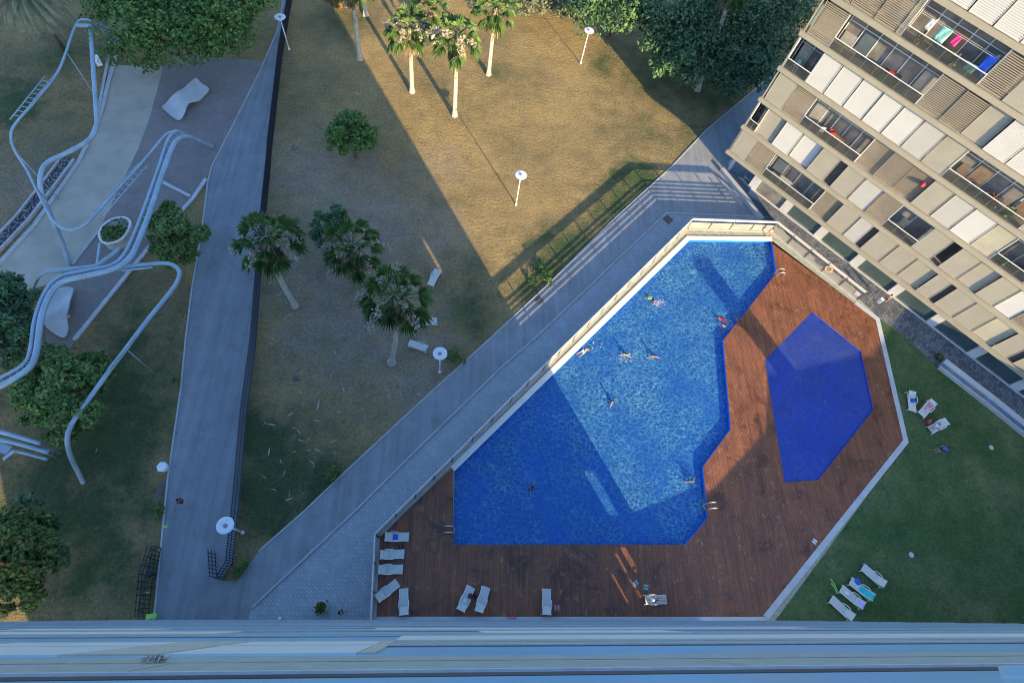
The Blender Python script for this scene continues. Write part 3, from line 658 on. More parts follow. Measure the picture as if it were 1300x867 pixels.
mb = MB(); mb.prism([(X0, -.638), (14, -.638), (14, -.37), (X0, -.37)], 0, 60); mb.build('front_wall', 'tspan', tw, world=True)
for k in range(-3, 16):
    zt = 47.26 - 3 * k
    if zt < 1: continue
    xr = X1 if zt > 13 else 14.0
    m = MB(); j = X0; step = 3.4
    m.prism([(X0, YF - .10), (xr, YF - .10), (xr, YF), (X0, YF)], zt, zt + .48)
    x = X0 + (k % 3) * .9
    while x < xr - .1:
        x2 = min(xr, x + step); m.prism([(x, YF - .10), (x2 - .012, YF - .10), (x2 - .014, YF - .003), (x, YF - .003)], zt + .495, zt + 1.24); x = x2
    m.build('spandrel_panel', 'tspan', tw, world=True)
    m = MB(); m.prism([(X0, YF - .105), (xr, YF - .105), (xr, YF + .008), (X0, YF + .008)], zt + 1.243, zt + 1.30); m.build('ledge_cap', 'tcap', tw, world=True)
    m = MB(); m.prism([(X0, YF - .10), (xr, YF - .10), (xr, YF - .006), (X0, YF - .006)], zt + 1.302, zt + 1.48); m.build('window_base', 'slit', tw, world=True)
    m = MB(); m.prism([(X0, YF - .10), (xr, YF - .10), (xr, YF - .010), (X0, YF - .010)], zt + 1.483, zt + 2.998); m.build('window_band', 'tglass', tw, world=True)
def blind(xa, xb, z0, z1):
    m = MB(); m.prism([(xa, YF - .02), (xb, YF - .02), (xb, YF + .002), (xa, YF + .002)], z0, z1); m.build('roller_blind', 'tblind', tw, world=True)
def tpier(xa, xb, z0, z1):
    m = MB(); m.prism([(xa, YF - .02), (xb, YF - .02), (xb, YF + .004), (xa, YF + .004)], z0, z1); m.build('window_pier', 'tpier', tw, world=True)
zb = 47.26 - 3
blind(-2.05, -.62, zb + .30, zb + 2.6); tpier(-.60, -.47, zb + .30, zb + 2.6); tpier(-2.75, -2.07, zb + .30, zb + 2.6); blind(-4.45, -2.78, zb + .30, zb + 2.6); tpier(-5.2, -4.48, zb + .30, zb + 2.6); blind(-9, -5.22, zb + .3, zb + 2.6)
zb -= 3; blind(-.5, 6.5, zb + 1.32, zb + 2.9); blind(6.6, 12, zb + 1.32, zb + 2.9); zb -= 3; blind(-8.0, -3.6, zb + 1.32, zb + 2.9); blind(.8, 4.5, zb + 1.32, zb + 2.9); zb -= 3; blind(-9, -6, zb + 1.4, zb + 2.9); blind(-1.4, 9, zb + 1.4, zb + 2.9)
mb = MB(); mb.box((3.28, -.252, 49.0), (.86, .046, .03)); tag(mb.build('terrace_screen', 'tblind'), 'pale flat shelf panel fixed to the tower glass in the bottom right corner', 'screen')
g = MB()
for _ in range(34):
    p = Vector((-1.72 + rnd.gauss(0, .035), YF + .022 + rnd.gauss(0, .006), 47.765 + rnd.gauss(0, .022))); leaf(g, p, rnd_dir(), .016, 4)
for s in (-1, 1): g.tube([(-1.72, YF - .005, 47.79), (-1.72 + s * .25, YF - .002, 47.775), (-1.72 + s * .5, YF - .004, 47.765)], .006, 5)
tag(g.build('dry_weed', 'plume'), 'dry brown weed growing from a joint of the tower ledge', 'weed')
an = thing('shade_block', 'unseen low block with a sloping top, added to cast shade on the deck and lawn', 'building', (45, -8, 0))
mb = MB(); ya, yb = -3.0, -12.0
prof = [(22.4, 4.0), (30, 4.7), (41.5, 6.7), (46, 8.3), (60, 9.2), (75, 12.0), (110, 14)]  # out-of-view block added for shade; top outline follows the shadow edge
for (a, za), (b, zb2) in zip(prof[:-1], prof[1:]):
    mb.add([(a, ya, 0), (b, ya, 0), (b, yb, 0), (a, yb, 0), (a, ya, za), (b, ya, zb2), (b, yb, zb2), (a, yb, za)], [(0, 1, 5, 4), (2, 3, 7, 6), (4, 5, 6, 7), (3, 0, 4, 7), (1, 2, 6, 5), (0, 3, 2, 1)])
mb.build('shade_block_body', 'concrete', an, world=True)
mb = MB(); mb.box((49.1, -3.9, 10.0), (1.7, 1.4, 4.2)); mb.box((49.1, -3.9, 12.14), (1.9, 1.6, .08)); mb.build('shade_stack', 'concrete', an, world=True)  # unseen upright added to cast the dark band over deck and pool
# ------------------------------------------------------------------ lamps
def lamp(label, b, t, h):
    p = at(*b); q = at(*t, h); c = thing('street_lamp', label, 'street lamp', p, 0, 'white disc lamps in the park')
    q = Vector((q.x - p.x, q.y - p.y, h)); q.x *= .5; q.y *= .5
    mb = MB(); mb.tube([(0, 0, 0), (q.x, q.y, h - .25)], [.075, .05], 10); mb.lathe([(.16, 0), (.16, .03), (.09, .06), (.09, .35)], (0, 0, 0), 12); mb.build('pole', 'lampw', c, True)
    mb = MB(); mb.lathe([(.07, -.30), (.16, -.2), (.60, -.06), (.66, 0), (.62, .03), (.40, -.02), (.18, -.03)], (q.x, q.y, h), 28); mb.build('disc_reflector', 'lampw', c, True)
    mb = MB(); mb.lathe([(.17, -.02), (.17, .05), (.10, .10), (.03, .11)], (q.x, q.y, h), 16); mb.build('bulb_housing', 'lampd', c, True)
lamp('white disc lamp standing alone in the sunny dry grass near the dark trees', (737, 81), (748, 39), 4.9)
lamp('white disc lamp in the sunny grass between the palms and the walkway', (655, 260), (661, 221), 4.8)
lamp('white disc lamp beside the walkway by the three park loungers', (558, 472), (559, 449), 4.4)
lamp('white disc lamp at the top of the grey path beside the big leafy tree', (367, 63), (354.5, 22), 4.4)
lamp('white disc lamp leaning over the grey path near the iron gates', (308, 676), (286, 667), 4.4)
# ------------------------------------------------------------------ iron fences
def ironfence(name, label, line, h=1.5, sp=.30, lean=0.0, th=.025):
    pts = [Vector((*at2(x, y), 0)) for x, y in line]; c = thing(name, label, 'fence', pts[0])
    bars = MB(); rails = MB()
    for a, b in zip(pts[:-1], pts[1:]):
        d = b - a; L = d.length; d /= L; nrm = Vector((-d.y, d.x, 0)); n = max(1, int(L / sp))
        for j in range(n):
            p = a + d * (L * j / n); bars.bar(p, p + nrm * lean + Vector((0, 0, h)), .045, .06)
        for z in (.18, h * .52, h - .18): rails.bar(a + nrm * lean * z / h + Vector((0, 0, z)), b + nrm * lean * z / h + Vector((0, 0, z)), .05, .05)
    bars.build('bars', 'black', c, world=True); rails.build('rails', 'black', c, world=True)
    return c
ironfence('iron_fence', 'long black iron bar fence along the right side of the grey path', GR[:-1] + [(297, 713), (283, 736)], 2.0, .21)
ironfence('iron_gate', 'short black iron gate leaf folded back at the end of the long fence', [(283, 735), (276, 733), (273.5, 699)], 1.9, .3)
ironfence('iron_gate', 'black iron gate and railing on the left side of the grey path', [(205, 696), (200, 727), (194, 740), (189, 783)], 1.9, .3)
ironfence('iron_railing', 'thin black railing parallel to the left hand iron gate', [(196, 697), (186, 730), (181, 783)], 1.5, .5)
mb = MB(); p = at(197, 730); mb.box((p.x, p.y, .9), (.35, .25, .5), .4); mb.box((p.x, p.y, .33), (.08, .08, .64)); tag(mb.build('gate_lock_post', 'black'), 'black box on a post against the left hand iron gate', 'post')
for (x, y, s, l) in [(209, 668, .35, 'small green and white marker plate on the left edge of the grey path'), (186, 751, .3, 'small lime green plate on the left hand gate railing'), (191, 782, .75, 'lime green board at the foot of the tower beside the path')]:
    p = at(x, y, .7); mb = MB(); mb.box((p.x, p.y, .55), (s, s * .5, .06), .1); mb.box((p.x, p.y, .26), (.05, .05, .52)); tag(mb.build('marker_plate', cloth('lime', 0)), l, 'sign')
# ------------------------------------------------------------------ tubular sculpture in the left park
def P3(l): return [at(x, y, z) for x, y, z in l]
def tubething(name, label, runs, cat='sculpture', posts=(), r=.17):
    c = thing(name, label, cat, P3([runs[0][1][0]])[0])
    for nm, pts, rr in runs:
        mb = MB(); mb.tube(smooth_path(P3(pts), 5), rr, 9); mb.build(nm, 'tube', c, True, True)
    for (x, y, z) in posts:
        p = at(x, y, z); mb = MB(); mb.tube([(p.x, p.y, 0), (p.x, p.y, z)], .045, 8); mb.build('support_post', 'tube', c, True, True)
    return c
def ladder_part(c, a, b, w, n=None, r=.06, nm='ladder'):
    A, B = P3([a])[0], P3([b])[0]; d = (B - A); L = d.length; d /= L; s = Vector((0, 0, 1)).cross(d).normalized() * w; mb = MB()
    for k in (0, 1): mb.tube([A + s * k, B + s * k], r, 6)
    n = n or int(L / .6)
    for j in range(1, n): mb.tube([A + d * (L * j / n), A + d * (L * j / n) + s], r * .7, 5)
    mb.build(nm, 'tube', c, True, True)
sA = tubething('tube_sculpture', 'tall pale blue steel tube bent into an open loop over the grass and sandy path', [
    ('loop_tube', [(88, 338, 0), (80, 310, 1.5), (66, 278, 4), (54, 248, 6), (51, 225, 7), (60, 207, 7), (88, 193, 7), (114, 177, 7), (122.5, 160, 7), (122, 140, 7), (118.5, 90, 7), (115.5, 45, 7), (115, 33, 7)], .21),
    ('cross_bar', [(97, 32.5, 7), (106, 33, 7), (115, 33, 7)], .2),
    ('thin_tube', [(116, 27, 7), (108, 25, 7), (99, 28, 7), (91, 45, 7), (84, 66, 7), (72, 94, 7), (45, 128, 7), (20, 157, 7), (14, 172, 7), (18, 190, 7), (34, 216, 7), (46, 240, 6.5), (57, 262, 6), (68, 281, 6), (86, 292, 6), (107, 286, 6), (125, 268, 6), (150, 240, 6), (180, 207, 6), (205, 177, 6), (214, 169, 6), (225, 166, 6)], .12)], posts=[(84, 66, 6.8), (19, 192, 6.8)])
ladder_part(sA, (66, 99, 7.15), (22, 154, 7.15), -.7); ladder_part(sA, (176, 207, 6.0), (120, 270, 6.0), .9); ladder_part(sA, (118, 28, 6.9), (147, 56, 6.6), .6, 9)
mb = MB(); mb.tube(P3([(139, 57, 5.5), (136, 75, 0)]), .1, 8); mb.build('support_post', 'tube', sA, True, True)
railR = [(270, 187, .15), (254, 180, 2.0), (238, 174, 4.4), (228, 176, 5.6), (219, 187, 6), (205, 225, 6), (192, 265, 6), (179, 299, 6), (166, 326, 6), (146, 341, 6), (112, 350, 6), (80, 358, 6), (63, 375, 6), (52, 405, 6), (46, 448, 6), (36, 468, 6), (5, 488, 6), (-40, 508, 6)]
railL = [(262, 184, .6), (232, 169, 4.6), (223, 167, 5.7), (213, 178, 6), (203, 208, 6), (190, 245, 6), (176, 283, 6), (160, 319, 6), (143, 336, 6), (112, 343, 6), (76, 351, 6), (57, 371, 6), (44, 405, 6), (38, 446, 6), (28, 464, 6), (0, 480, 6), (-40, 500, 6)]
sB = tubething('tube_sculpture', 'pale blue steel track of two parallel tubes joined by rungs, curving across the left park', [('thick_tube', railR, .24), ('slim_tube', railL, .15)], posts=[(178, 292, 5.9), (45, 430, 5.9)])
Ra = smooth_path(P3(railR), 14); La = smooth_path(P3(railL), 14); mb = MB()
for i in range(8, len(Ra) - 4, 4):
    q = min(La, key=lambda v: (v - Ra[i]).length); mb.tube([Ra[i], q], .045, 5)
mb.build('rungs', 'tube', sB, True, True)
tubething('tube_sculpture', 'bent pale blue steel tube hooking right and running down to the grass', [('bent_tube', [(148, 342, 5), (165, 338, 5), (190, 335.5, 5), (211, 334.5, 5), (222, 338, 5), (228, 347, 5), (223, 361, 5), (208, 381, 5), (190, 403, 5), (165, 436, 5), (140, 469, 5), (112, 508, 5), (92, 537, 5), (85.5, 556, 4.6), (89, 577, 3), (98, 597, 1.3), (106, 613, 0)], .19), ('flat_rail', [(154, 343.5, 5), (175, 341.5, 5), (194, 339.5, 5)], .1), ('flat_rail', [(170, 428, 5.25), (137, 470, 5.25)], .1)], posts=[(160, 443, 4.9)])
tubething('tube_sculpture', 'straight pale blue steel beam lying over the sandy path below the pointed planter', [('beam', [(57, 345, 5.2), (85, 342, 5.2), (119, 338.5, 5.2), (130, 333, 5.2), (153, 316, 5.2)], .2), ('brace', [(123, 337, 5.2), (127, 309, 4.2)], .13), ('prop_tube', [(62, 345, 5.0), (50, 352, 4.2), (43, 366, 2.5)], .1)], posts=[(100, 340, 5)])
sE = tubething('tube_sculpture', 'three short parallel blue steel rails ending at the left edge of the picture', [('rail', [(-20, 543, 4), (15, 552, 4), (52, 563, 4)], .18), ('rail', [(-20, 554, 3.4), (20, 562, 3.4), (62, 574, 3.4)], .2), ('rail', [(18, 572, 3), (35, 576, 3), (60, 583, 3)], .13)], posts=[(40, 560, 3.9), (40, 568, 3.3)])
mb = MB(); a, b, c_, d_ = P3([(-4, 566, 3.1), (12, 572, 3.1), (18, 572, 3.4), (4, 583, 3.1)]); mb.bar(d_, c_, .25, .06); mb.bar(a, b, .7, .1); mb.build('bracket', 'tube', sE, world=True)
# pointed ring planter
def ringplanter():
    out = [(126, 297), (131, 287), (142, 279), (156, 276.5), (163, 279), (165.5, 284), (162, 294), (155, 303), (146, 307.5), (136, 309), (129, 306)]
    c = thing('ring_planter', 'pointed oval planter with a white rim and green plants under the track', 'planter', at(145, 292))
    P = [Vector((*at2(x, y, 1.2), 1.2)) for x, y in out]; P = smooth_path(P + [P[0]], 4); mb = MB(); mb.tube(P, .13, 7); mb.build('rim', 'coping', c, True, True)
    mb = MB(); loop = [(p.x, p.y) for p in P[:-1]]; mb.prism(loop, 0, 1.08); mb.build('planter_body', 'concrete', c, world=True)
    mb = MB(); cen = sum((Vector(p) for p in loop), Vector((0, 0))) / len(loop)
    for _ in range(420):
        p = cen + (Vector(rnd.choice(loop)) - cen) * (rnd.random() ** .5) * .88
        if p.y > cen.y + .5 and rnd.random() < .8: continue
        leaf(mb, Vector((p.x, p.y, 1.15 + rnd.random() * .3)), (rnd_dir() + Vector((0, 0, 1))).normalized(), .22)
    mb.build('foliage', 'bushleaf', c, world=True)
ringplanter()
def slab(label, outline, zmean, amp, ph):
    P = smooth_path([Vector((*at2(x, y, .6), 0)) for x, y in outline + [outline[0]]], 3)[:-1]
    bm = fill([[(p.x, p.y) for p in P]], 0); bmesh.ops.subdivide_edges(bm, edges=bm.edges[:], cuts=5, use_grid_fill=True); bmesh.ops.triangulate(bm, faces=bm.faces[:])
    cen = sum(P, Vector()) / len(P); dr = Vector(P[0] - P[len(P) // 2]).normalized()
    for v in bm.verts: v.co.z = zmean + amp * math.sin((v.co - cen).dot(dr) * 1.7 + ph)
    r = bmesh.ops.extrude_face_region(bm, geom=bm.faces[:]); 
    for v in r['geom']:
        if isinstance(v, bmesh.types.BMVert): v.co.z += .16
    bmesh.ops.recalc_face_normals(bm, faces=bm.faces[:])
    c = thing('wavy_slab', label, 'bench', cen); me = bpy.data.meshes.new('wavy_slab')
    for v in bm.verts: v.co -= cen
    bm.to_mesh(me); bm.free(); me.materials.append(M['conc_light']); o = bpy.data.objects.new('wavy_top', me); COL.objects.link(o); o.parent = c
    mb = MB(); mb.box((dr.x * .4, dr.y * .4, zmean * .45), (.3, .4, zmean * .8), math.atan2(dr.y, dr.x)); mb.build('foot', 'concrete', c)
    mb = MB(); mb.box((-dr.x * .4, -dr.y * .4, zmean * .45), (.3, .4, zmean * .8), math.atan2(dr.y, dr.x)); mb.build('foot', 'concrete', c)
slab('wavy white concrete slab lying like a bench on the brown paving below the big tree', [(205.5, 137), (215, 126), (232, 117), (240, 105), (249, 100), (256, 107), (266, 115), (258, 121), (252, 128), (241, 134), (234, 146), (224, 151)], .62, .22, .6)
slab('wavy white concrete slab half hidden under the curve of the two-rail track', [(60, 372), (76, 366), (92, 365), (91, 378), (90, 392), (86, 402), (86, 416), (82, 427), (70, 424), (58, 410)], .62, .2, 2.0)
mb = MB(); p = at(124, 78, .4); mb.box((p.x, p.y, .45), (1.0, .6, .7), R(-55)); mb.box((p.x, p.y, .83), (1.06, .66, .06), R(-55)); tag(mb.build('utility_box', 'lampw'), 'white utility box on the grass under the loop tube near the big tree', 'box')
mb = MB(); p = at(207, 593, .4); mb.lathe([(.36, 0), (.42, .55), (.46, .6), (.40, .72), (.1, .76)], (p.x, p.y, 0), 6); tag(mb.build('utility_box', 'lampw'), 'white six-sided box at the left edge of the grey path', 'box')
def cover(label, x, y, z, w, h, rz, mat, rnd_=False, name='manhole_cover'):
    p = at(x, y, z); mb = MB()
    if rnd_: mb.lathe([(w, 0), (w, .03), (w * .8, .035), (w * .78, .03), (.05, .03)], (p.x, p.y, z), 20)
    else:
        mb.box((p.x, p.y, z + .016), (w, h, .02), rz)
        for k in range(-3, 4): mb.box((p.x + math.cos(rz) * k * w / 8, p.y + math.sin(rz) * k * w / 8, z + .032), (w * .05, h * .85, .01), rz)
    tag(mb.build(name, mat), label, 'cover')
M['rustcover'] = plain('rust_brown_cover', (.15, .115, .10), .8, .2, 4)
cover('square brown drain cover in the walkway near the bend of the pool fence', 848, 279, .02, 1.0, 1.0, R(42), 'rustcover')
cover('square brown drain cover at the grassy edge of the diagonal walkway', 684, 381, .02, .8, .8, R(42), 'rustcover')
cover('round dark cover in the shaded lawn beside the iron fence', 374, 188, .0, .4, 0, 0, 'rustcover', True)
cover('square dark cover among fallen scraps in the shaded lawn', 376, 481, .0, .6, .6, .4, 'rustcover')
cover('long purple-brown grate in the grass beside the grey path', 202, 624, .0, .5, 1.6, -.05, 'rustcover')
cover('round grey cover in the middle of the green terrace lawn', 1157, 704, ZP + .005, .24, 0, 0, 'conc_light', True)
cover('round grey cover in the right part of the green terrace lawn', 1258.5, 568, ZP + .005, .24, 0, 0, 'conc_light', True)
# long light-well bench on the right
bl = [at2(x, y, ZP + .4) for x, y in [(1197, 461), (1258, 508), (1350, 582)]]
c = thing('long_bench', 'long grey concrete bench with glass panels along the edge of the lawn', 'bench', (*bl[0], ZP))
mb = MB(); strip_prism(mb, bl, -.75, .15, ZP, ZP + .42); mb.build('base', 'concrete', c, world=True)
mb = MB(); strip_prism(mb, bl, .16, .75, ZP, ZP + .50); mb.build('top_slab', 'conc_light', c, world=True)
mb = MB(); strip_prism(mb, bl, -.5, .0, ZP + .422, ZP + .44); mb.build('glass_strip', 'bluewin', c, world=True)
# walls by the building corner
def lowwall(label, pts, w, h, z=0, mat='concrete'): kerb('low_wall', label, pts, w, h, mat, z, 'wall')
lowwall('low concrete wall between the walkway and the entrance of the apartment building', [(915, 217), (940, 247), (966, 281)], .55, .5)
lowwall('second low concrete wall, nearer to the apartment building entrance', [(925, 208), (955, 243), (985, 274)], .4, .9)
mb = MB(); p = at(943.5, 213.5, .5); mb.box((p.x, p.y, .5), (.35, .8, .12), R(-25)); mb.box((p.x, p.y, .22), (.08, .08, .43)); tag(mb.build('entrance_sign', 'white'), 'small white panel on a post by the building entrance', 'sign')
# ------------------------------------------------------------------ broad-leaved trees and shrubs
def tree(name, label, cat, base, lobes, n, ls, mat, trunk_r=.16, grp=None, inner=.55, mat2=None, mixf=0.0):
    b = at(*base); c = thing(name, label, cat, b, 0, grp)
    L = [(at(x, y, z), r * mpp(x, y, z)) for x, y, z, r in lobes]
    w = [r * r for _, r in L]; top = max(p.z for p, r in L)
    tb = MB(); cen = sum((p for p, r in L), Vector()) / len(L)
    fork = Vector((b.x * .6 + cen.x * .4, b.y * .6 + cen.y * .4, max(.5, cen.z * .45)))
    tb.tube([b, (b + fork) / 2 + Vector((.05, -.04, 0)), fork], [trunk_r * 1.25, trunk_r, trunk_r * .9], 8)
    for p, r in L: 
        mid = (fork + p) / 2 + Vector((rnd.uniform(-.2, .2), rnd.uniform(-.2, .2), .1)); tb.tube([fork, mid, p], [trunk_r * .6, trunk_r * .38, trunk_r * .15], 6)
    tb.build('trunk' if 'shrub' not in name else 'stems', 'bark', c, True, True)
    mb = MB()
    # sub-clumps on each lobe so the outline stays uneven
    clumps = []
    for (p, r), ww in zip(L, w):
        for _ in range(max(5, int(9 + r * 4))):
            d = rnd_dir(); d.z = abs(d.z) * .9 - .15 if rnd.random() < .8 else d.z
            clumps.append((p + Vector((d.x * r, d.y * r, d.z * r * .75)) * rnd.uniform(.55, 1.0), r * rnd.uniform(.24, .44)))
    ws = [r * r for _, r in clumps]
    for q, rr in rnd.choices(clumps, ws, k=n):
        d = rnd_dir(); p = q + Vector((d.x, d.y, d.z * .8)) * rr * rnd.uniform(inner, 1.08)
        nm = (d * .6 + rnd_dir() * .6 + Vector((0, 0, .55))).normalized()
        s = ls * rnd.uniform(.65, 1.35)
        leaf(mb, p, nm, s, 1.6, 1 if rnd.random() < mixf else 0)
    mb.build('crown' if 'shrub' not in name else 'foliage', [mat] + ([mat2] if mat2 else []), c, world=True)
    return c
tree('leafy_tree', 'big bright green leafy tree overhanging the brown paving at the top left', 'tree', (225, 70), [(135, 8, 6, 32), (165, 25, 7, 40), (205, 15, 7.5, 42), (250, 18, 7.5, 42), (295, 8, 6.5, 38), (318, -8, 6, 26), (168, 62, 5, 26), (215, 56, 6, 32), (262, 50, 5.5, 30), (300, 40, 5, 26), (180, -25, 7, 45), (250, -30, 7, 45), (185, 84, 4, 13), (268, 70, 4.2, 14)], 17000, .30, 'oakleaf', .22)
tree('leafy_tree', 'dark leafy tree cut by the left edge of the picture under the track', 'tree', (10, 425), [(0, 375, 4.5, 26), (18, 385, 4, 24), (0, 415, 4.5, 34), (22, 425, 3.8, 22), (30, 395, 3.4, 16), (8, 450, 3.5, 20), (-25, 400, 5, 40), (14, 362, 3, 14)], 9000, .25, 'pineleaf')
tree('leafy_tree', 'bushy green tree between the two-rail track and the bent tube', 'tree', (85, 520), [(80, 475, 5, 30), (62, 500, 5, 32), (100, 490, 4.6, 26), (70, 450, 4.2, 20), (112, 460, 3.8, 18), (92, 525, 4.4, 30), (50, 525, 4, 22), (120, 485, 3.8, 22), (30, 505, 3.4, 18), (85, 552, 3.5, 18), (40, 470, 3.8, 20), (128, 470, 3.4, 13), (68, 556, 3, 12)], 13000, .25, 'bushleaf')
tree('leafy_tree', 'round olive green tree touching the left edge of the grey path', 'tree', (224, 318), [(222, 295, 4.6, 24), (203, 283, 4.2, 17), (241, 300, 4, 19), (222, 320, 3.8, 20), (202, 305, 3.8, 17), (212, 270, 3.8, 13), (240, 322, 3.2, 13), (254, 297, 3.6, 11)], 8000, .22, 'bushleaf')
tree('leafy_tree', 'yellow green tree at the lower left corner catching a little sun', 'tree', (20, 715), [(15, 680, 5, 34), (42, 672, 4.4, 24), (12, 722, 5, 34), (42, 705, 4.6, 26), (30, 745, 4, 24), (48, 655, 3.6, 14), (-5, 700, 5.5, 40), (60, 690, 3.6, 14), (45, 762, 3, 14), (5, 765, 3.4, 18)], 11000, .24, 'yellowleaf', mat2='rustleaf', mixf=.06)
tree('leafy_tree', 'dark shaded tree beside the sunny lower left tree', 'tree', (55, 740), [(62, 668, 3.2, 18), (68, 700, 3, 18), (35, 640, 2.6, 14), (75, 720, 2.4, 12), (52, 722, 3, 16)], 3500, .22, 'pineleaf', .1)
tree('round_tree', 'small round dark green tree standing alone in the shaded lawn', 'tree', (452, 199), [(445, 166, 3.6, 22), (428, 172, 3.3, 15), (462, 175, 3.2, 15), (443, 184, 2.8, 15), (446, 152, 3.2, 12), (471, 180, 2.8, 9), (424, 183, 2.6, 9)], 5500, .22, 'oakleaf', .15)
tree('round_tree', 'small dense dark tree half hidden behind a fan palm in the shaded lawn', 'tree', (424, 312), [(418, 276, 3.8, 14), (430, 272, 3.6, 12), (405, 290, 3.2, 12), (415, 300, 3.2, 14), (402, 298, 2.8, 8), (435, 285, 3.2, 10)], 4000, .2, 'pineleaf', .12)
for lab, base, lobes, n, mt in [
    ('shaded grey green tree at the top edge left of the leaning palm trunk', (775, 45), [(745, 8, 5, 26), (775, 15, 5.4, 28), (800, 5, 6, 32), (768, -15, 6, 34), (812, 26, 4.6, 20), (755, 28, 3.8, 13)], 5500, 'pineleaf'),
    ('dark tree hanging over the lawn corner left of the leaning palm trunk', (868, 85), [(850, 55, 5.4, 26), (868, 80, 5, 24), (848, 82, 4.4, 18), (880, 50, 6, 28), (895, 75, 5, 22), (840, 68, 4, 12)], 6500, 'pineleaf'),
    ('tall dark tree at the top edge behind the leaning palm trunk', (880, 10), [(845, 10, 7, 34), (885, 5, 7.5, 36), (865, 35, 6.5, 28), (915, 15, 7, 34), (835, 35, 5.5, 20)], 6500, 'pineleaf'),
    ('dark bushy tree right of the leaning palm trunk beside the shaded walkway', (940, 100), [(930, 95, 4.8, 22), (950, 85, 5, 24), (915, 80, 5, 20), (940, 65, 6, 28), (965, 70, 5, 22), (925, 112, 3.8, 12), (975, 88, 4, 12)], 6500, 'pineleaf'),
    ('dark tree squeezed between the apartment building and the top edge', (990, 40), [(960, 35, 6.5, 32), (995, 30, 6.5, 34), (1015, 10, 7, 34), (975, 5, 7.5, 38), (990, 60, 5.2, 22), (940, 25, 7, 30)], 7000, 'pineleaf')]:
    tree('woodland_tree', lab, 'tree', base, lobes, n, .30, mt, .18, 'dense dark trees at the top right', inner=.6)
for i, (lab, base, lobes, mt) in enumerate([
    ('pale grey green shrub in the sun right of the tallest palm group', (668, 16), [(660, 8, 2.2, 12), (676, 5, 2.4, 13), (668, -6, 2.6, 14)], 'oliander'),
    ('pale grey green shrub in the sun, middle one of the row on the top edge', (700, 18), [(694, 8, 2.2, 13), (708, 9, 2.2, 12), (700, -5, 2.6, 15)], 'oliander'),
    ('pale shrub at the edge of the sun beside the first dark tree', (726, 20), [(722, 10, 2.2, 12), (732, 14, 2.0, 11), (726, -4, 2.5, 14)], 'oliander'),
    ('rust coloured dry shrub on the top edge beside a palm trunk', (423, 18), [(423, 6, 1.8, 9), (421, -6, 2, 10)], 'rustleaf'),
    ('pale green shrub between two palm trunks on the top edge', (437, 12), [(436, 5, 1.6, 9), (443, -4, 1.8, 10)], 'oliander'),
    ('pale green shrub behind the two tallest sunlit palms', (602, 10), [(600, 2, 2, 12), (612, -3, 2.2, 12)], 'oliander'),
    ('low green shrub beside the lamp by the walkway', (578, 456), [(574, 451, .5, 9), (583, 456, .5, 9), (578, 447, .6, 8)], 'bushleaf'),
    ('low bright green shrub at the sunny bend of the lawn beside the walkway', (690, 352), [(684, 346, .4, 11), (694, 352, .4, 10), (678, 356, .35, 8)], 'oakleaf'),
    ('low green shrub at the shaded lower tip of the lawn', (420, 606), [(418, 604, .4, 9), (424, 598, .4, 7)], 'bushleaf'),
    ('small weedy shrub at the corner of the iron gate and the walkway', (300, 728), [(300, 728, .4, 6), (306, 720, .4, 6), (311, 714, .35, 5)], 'bushleaf'),
    ('small clipped shrub on the left edge of the grey path', (222, 484), [(222, 484, .5, 6)], 'oakleaf'),
    ('small dark shrub on the path edge above the left hand gate', (203, 645), [(203, 645, .4, 7), (200, 652, .3, 6)], 'oakleaf'),
    ]):
    tree('low_shrub', lab, 'shrub', base, lobes, 1700 if i < 6 else 420, .27 if i < 6 else .14, mt, .05, 'shrubs around the lawn')
# ------------------------------------------------------------------ palms
def fanfrond(mb, az, el, pet, rad, mi=0, droop=.35, spread=68, nseg=13):
    d = Vector((math.cos(az) * math.cos(el), math.sin(az) * math.cos(el), math.sin(el)))
    side = Vector((-math.sin(az), math.cos(az), 0)); up = d.cross(side) * -1
    if up.z < 0 and el > -1.2: up = -up
    tip = d * pet; tip.z -= pet * pet * .08
    mb.tube([Vector((0, 0, 0)), tip * .55 + Vector((0, 0, .05)), tip], [.035, .025, .018], 4, mi, False)
    for j in range(nseg):
        a = R(-spread + 2 * spread * j / (nseg - 1)); f = rad * (1 - .28 * abs(a) / R(spread)) * rnd.uniform(.9, 1.08)
        v = d * math.cos(a) + side * math.sin(a); s = (side * math.cos(a) - d * math.sin(a))
        w = rad * .064
        p1 = tip + v * f * .62 + up * (.05 * (1 if j % 2 else -1)) ; p2 = tip + v * f + Vector((0, 0, -droop * f * rnd.uniform(.5, 1.2)))
        mb.add([tip, p1 - s * w, p2, p1 + s * w], [(0, 1, 2), (0, 2, 3)], mi)
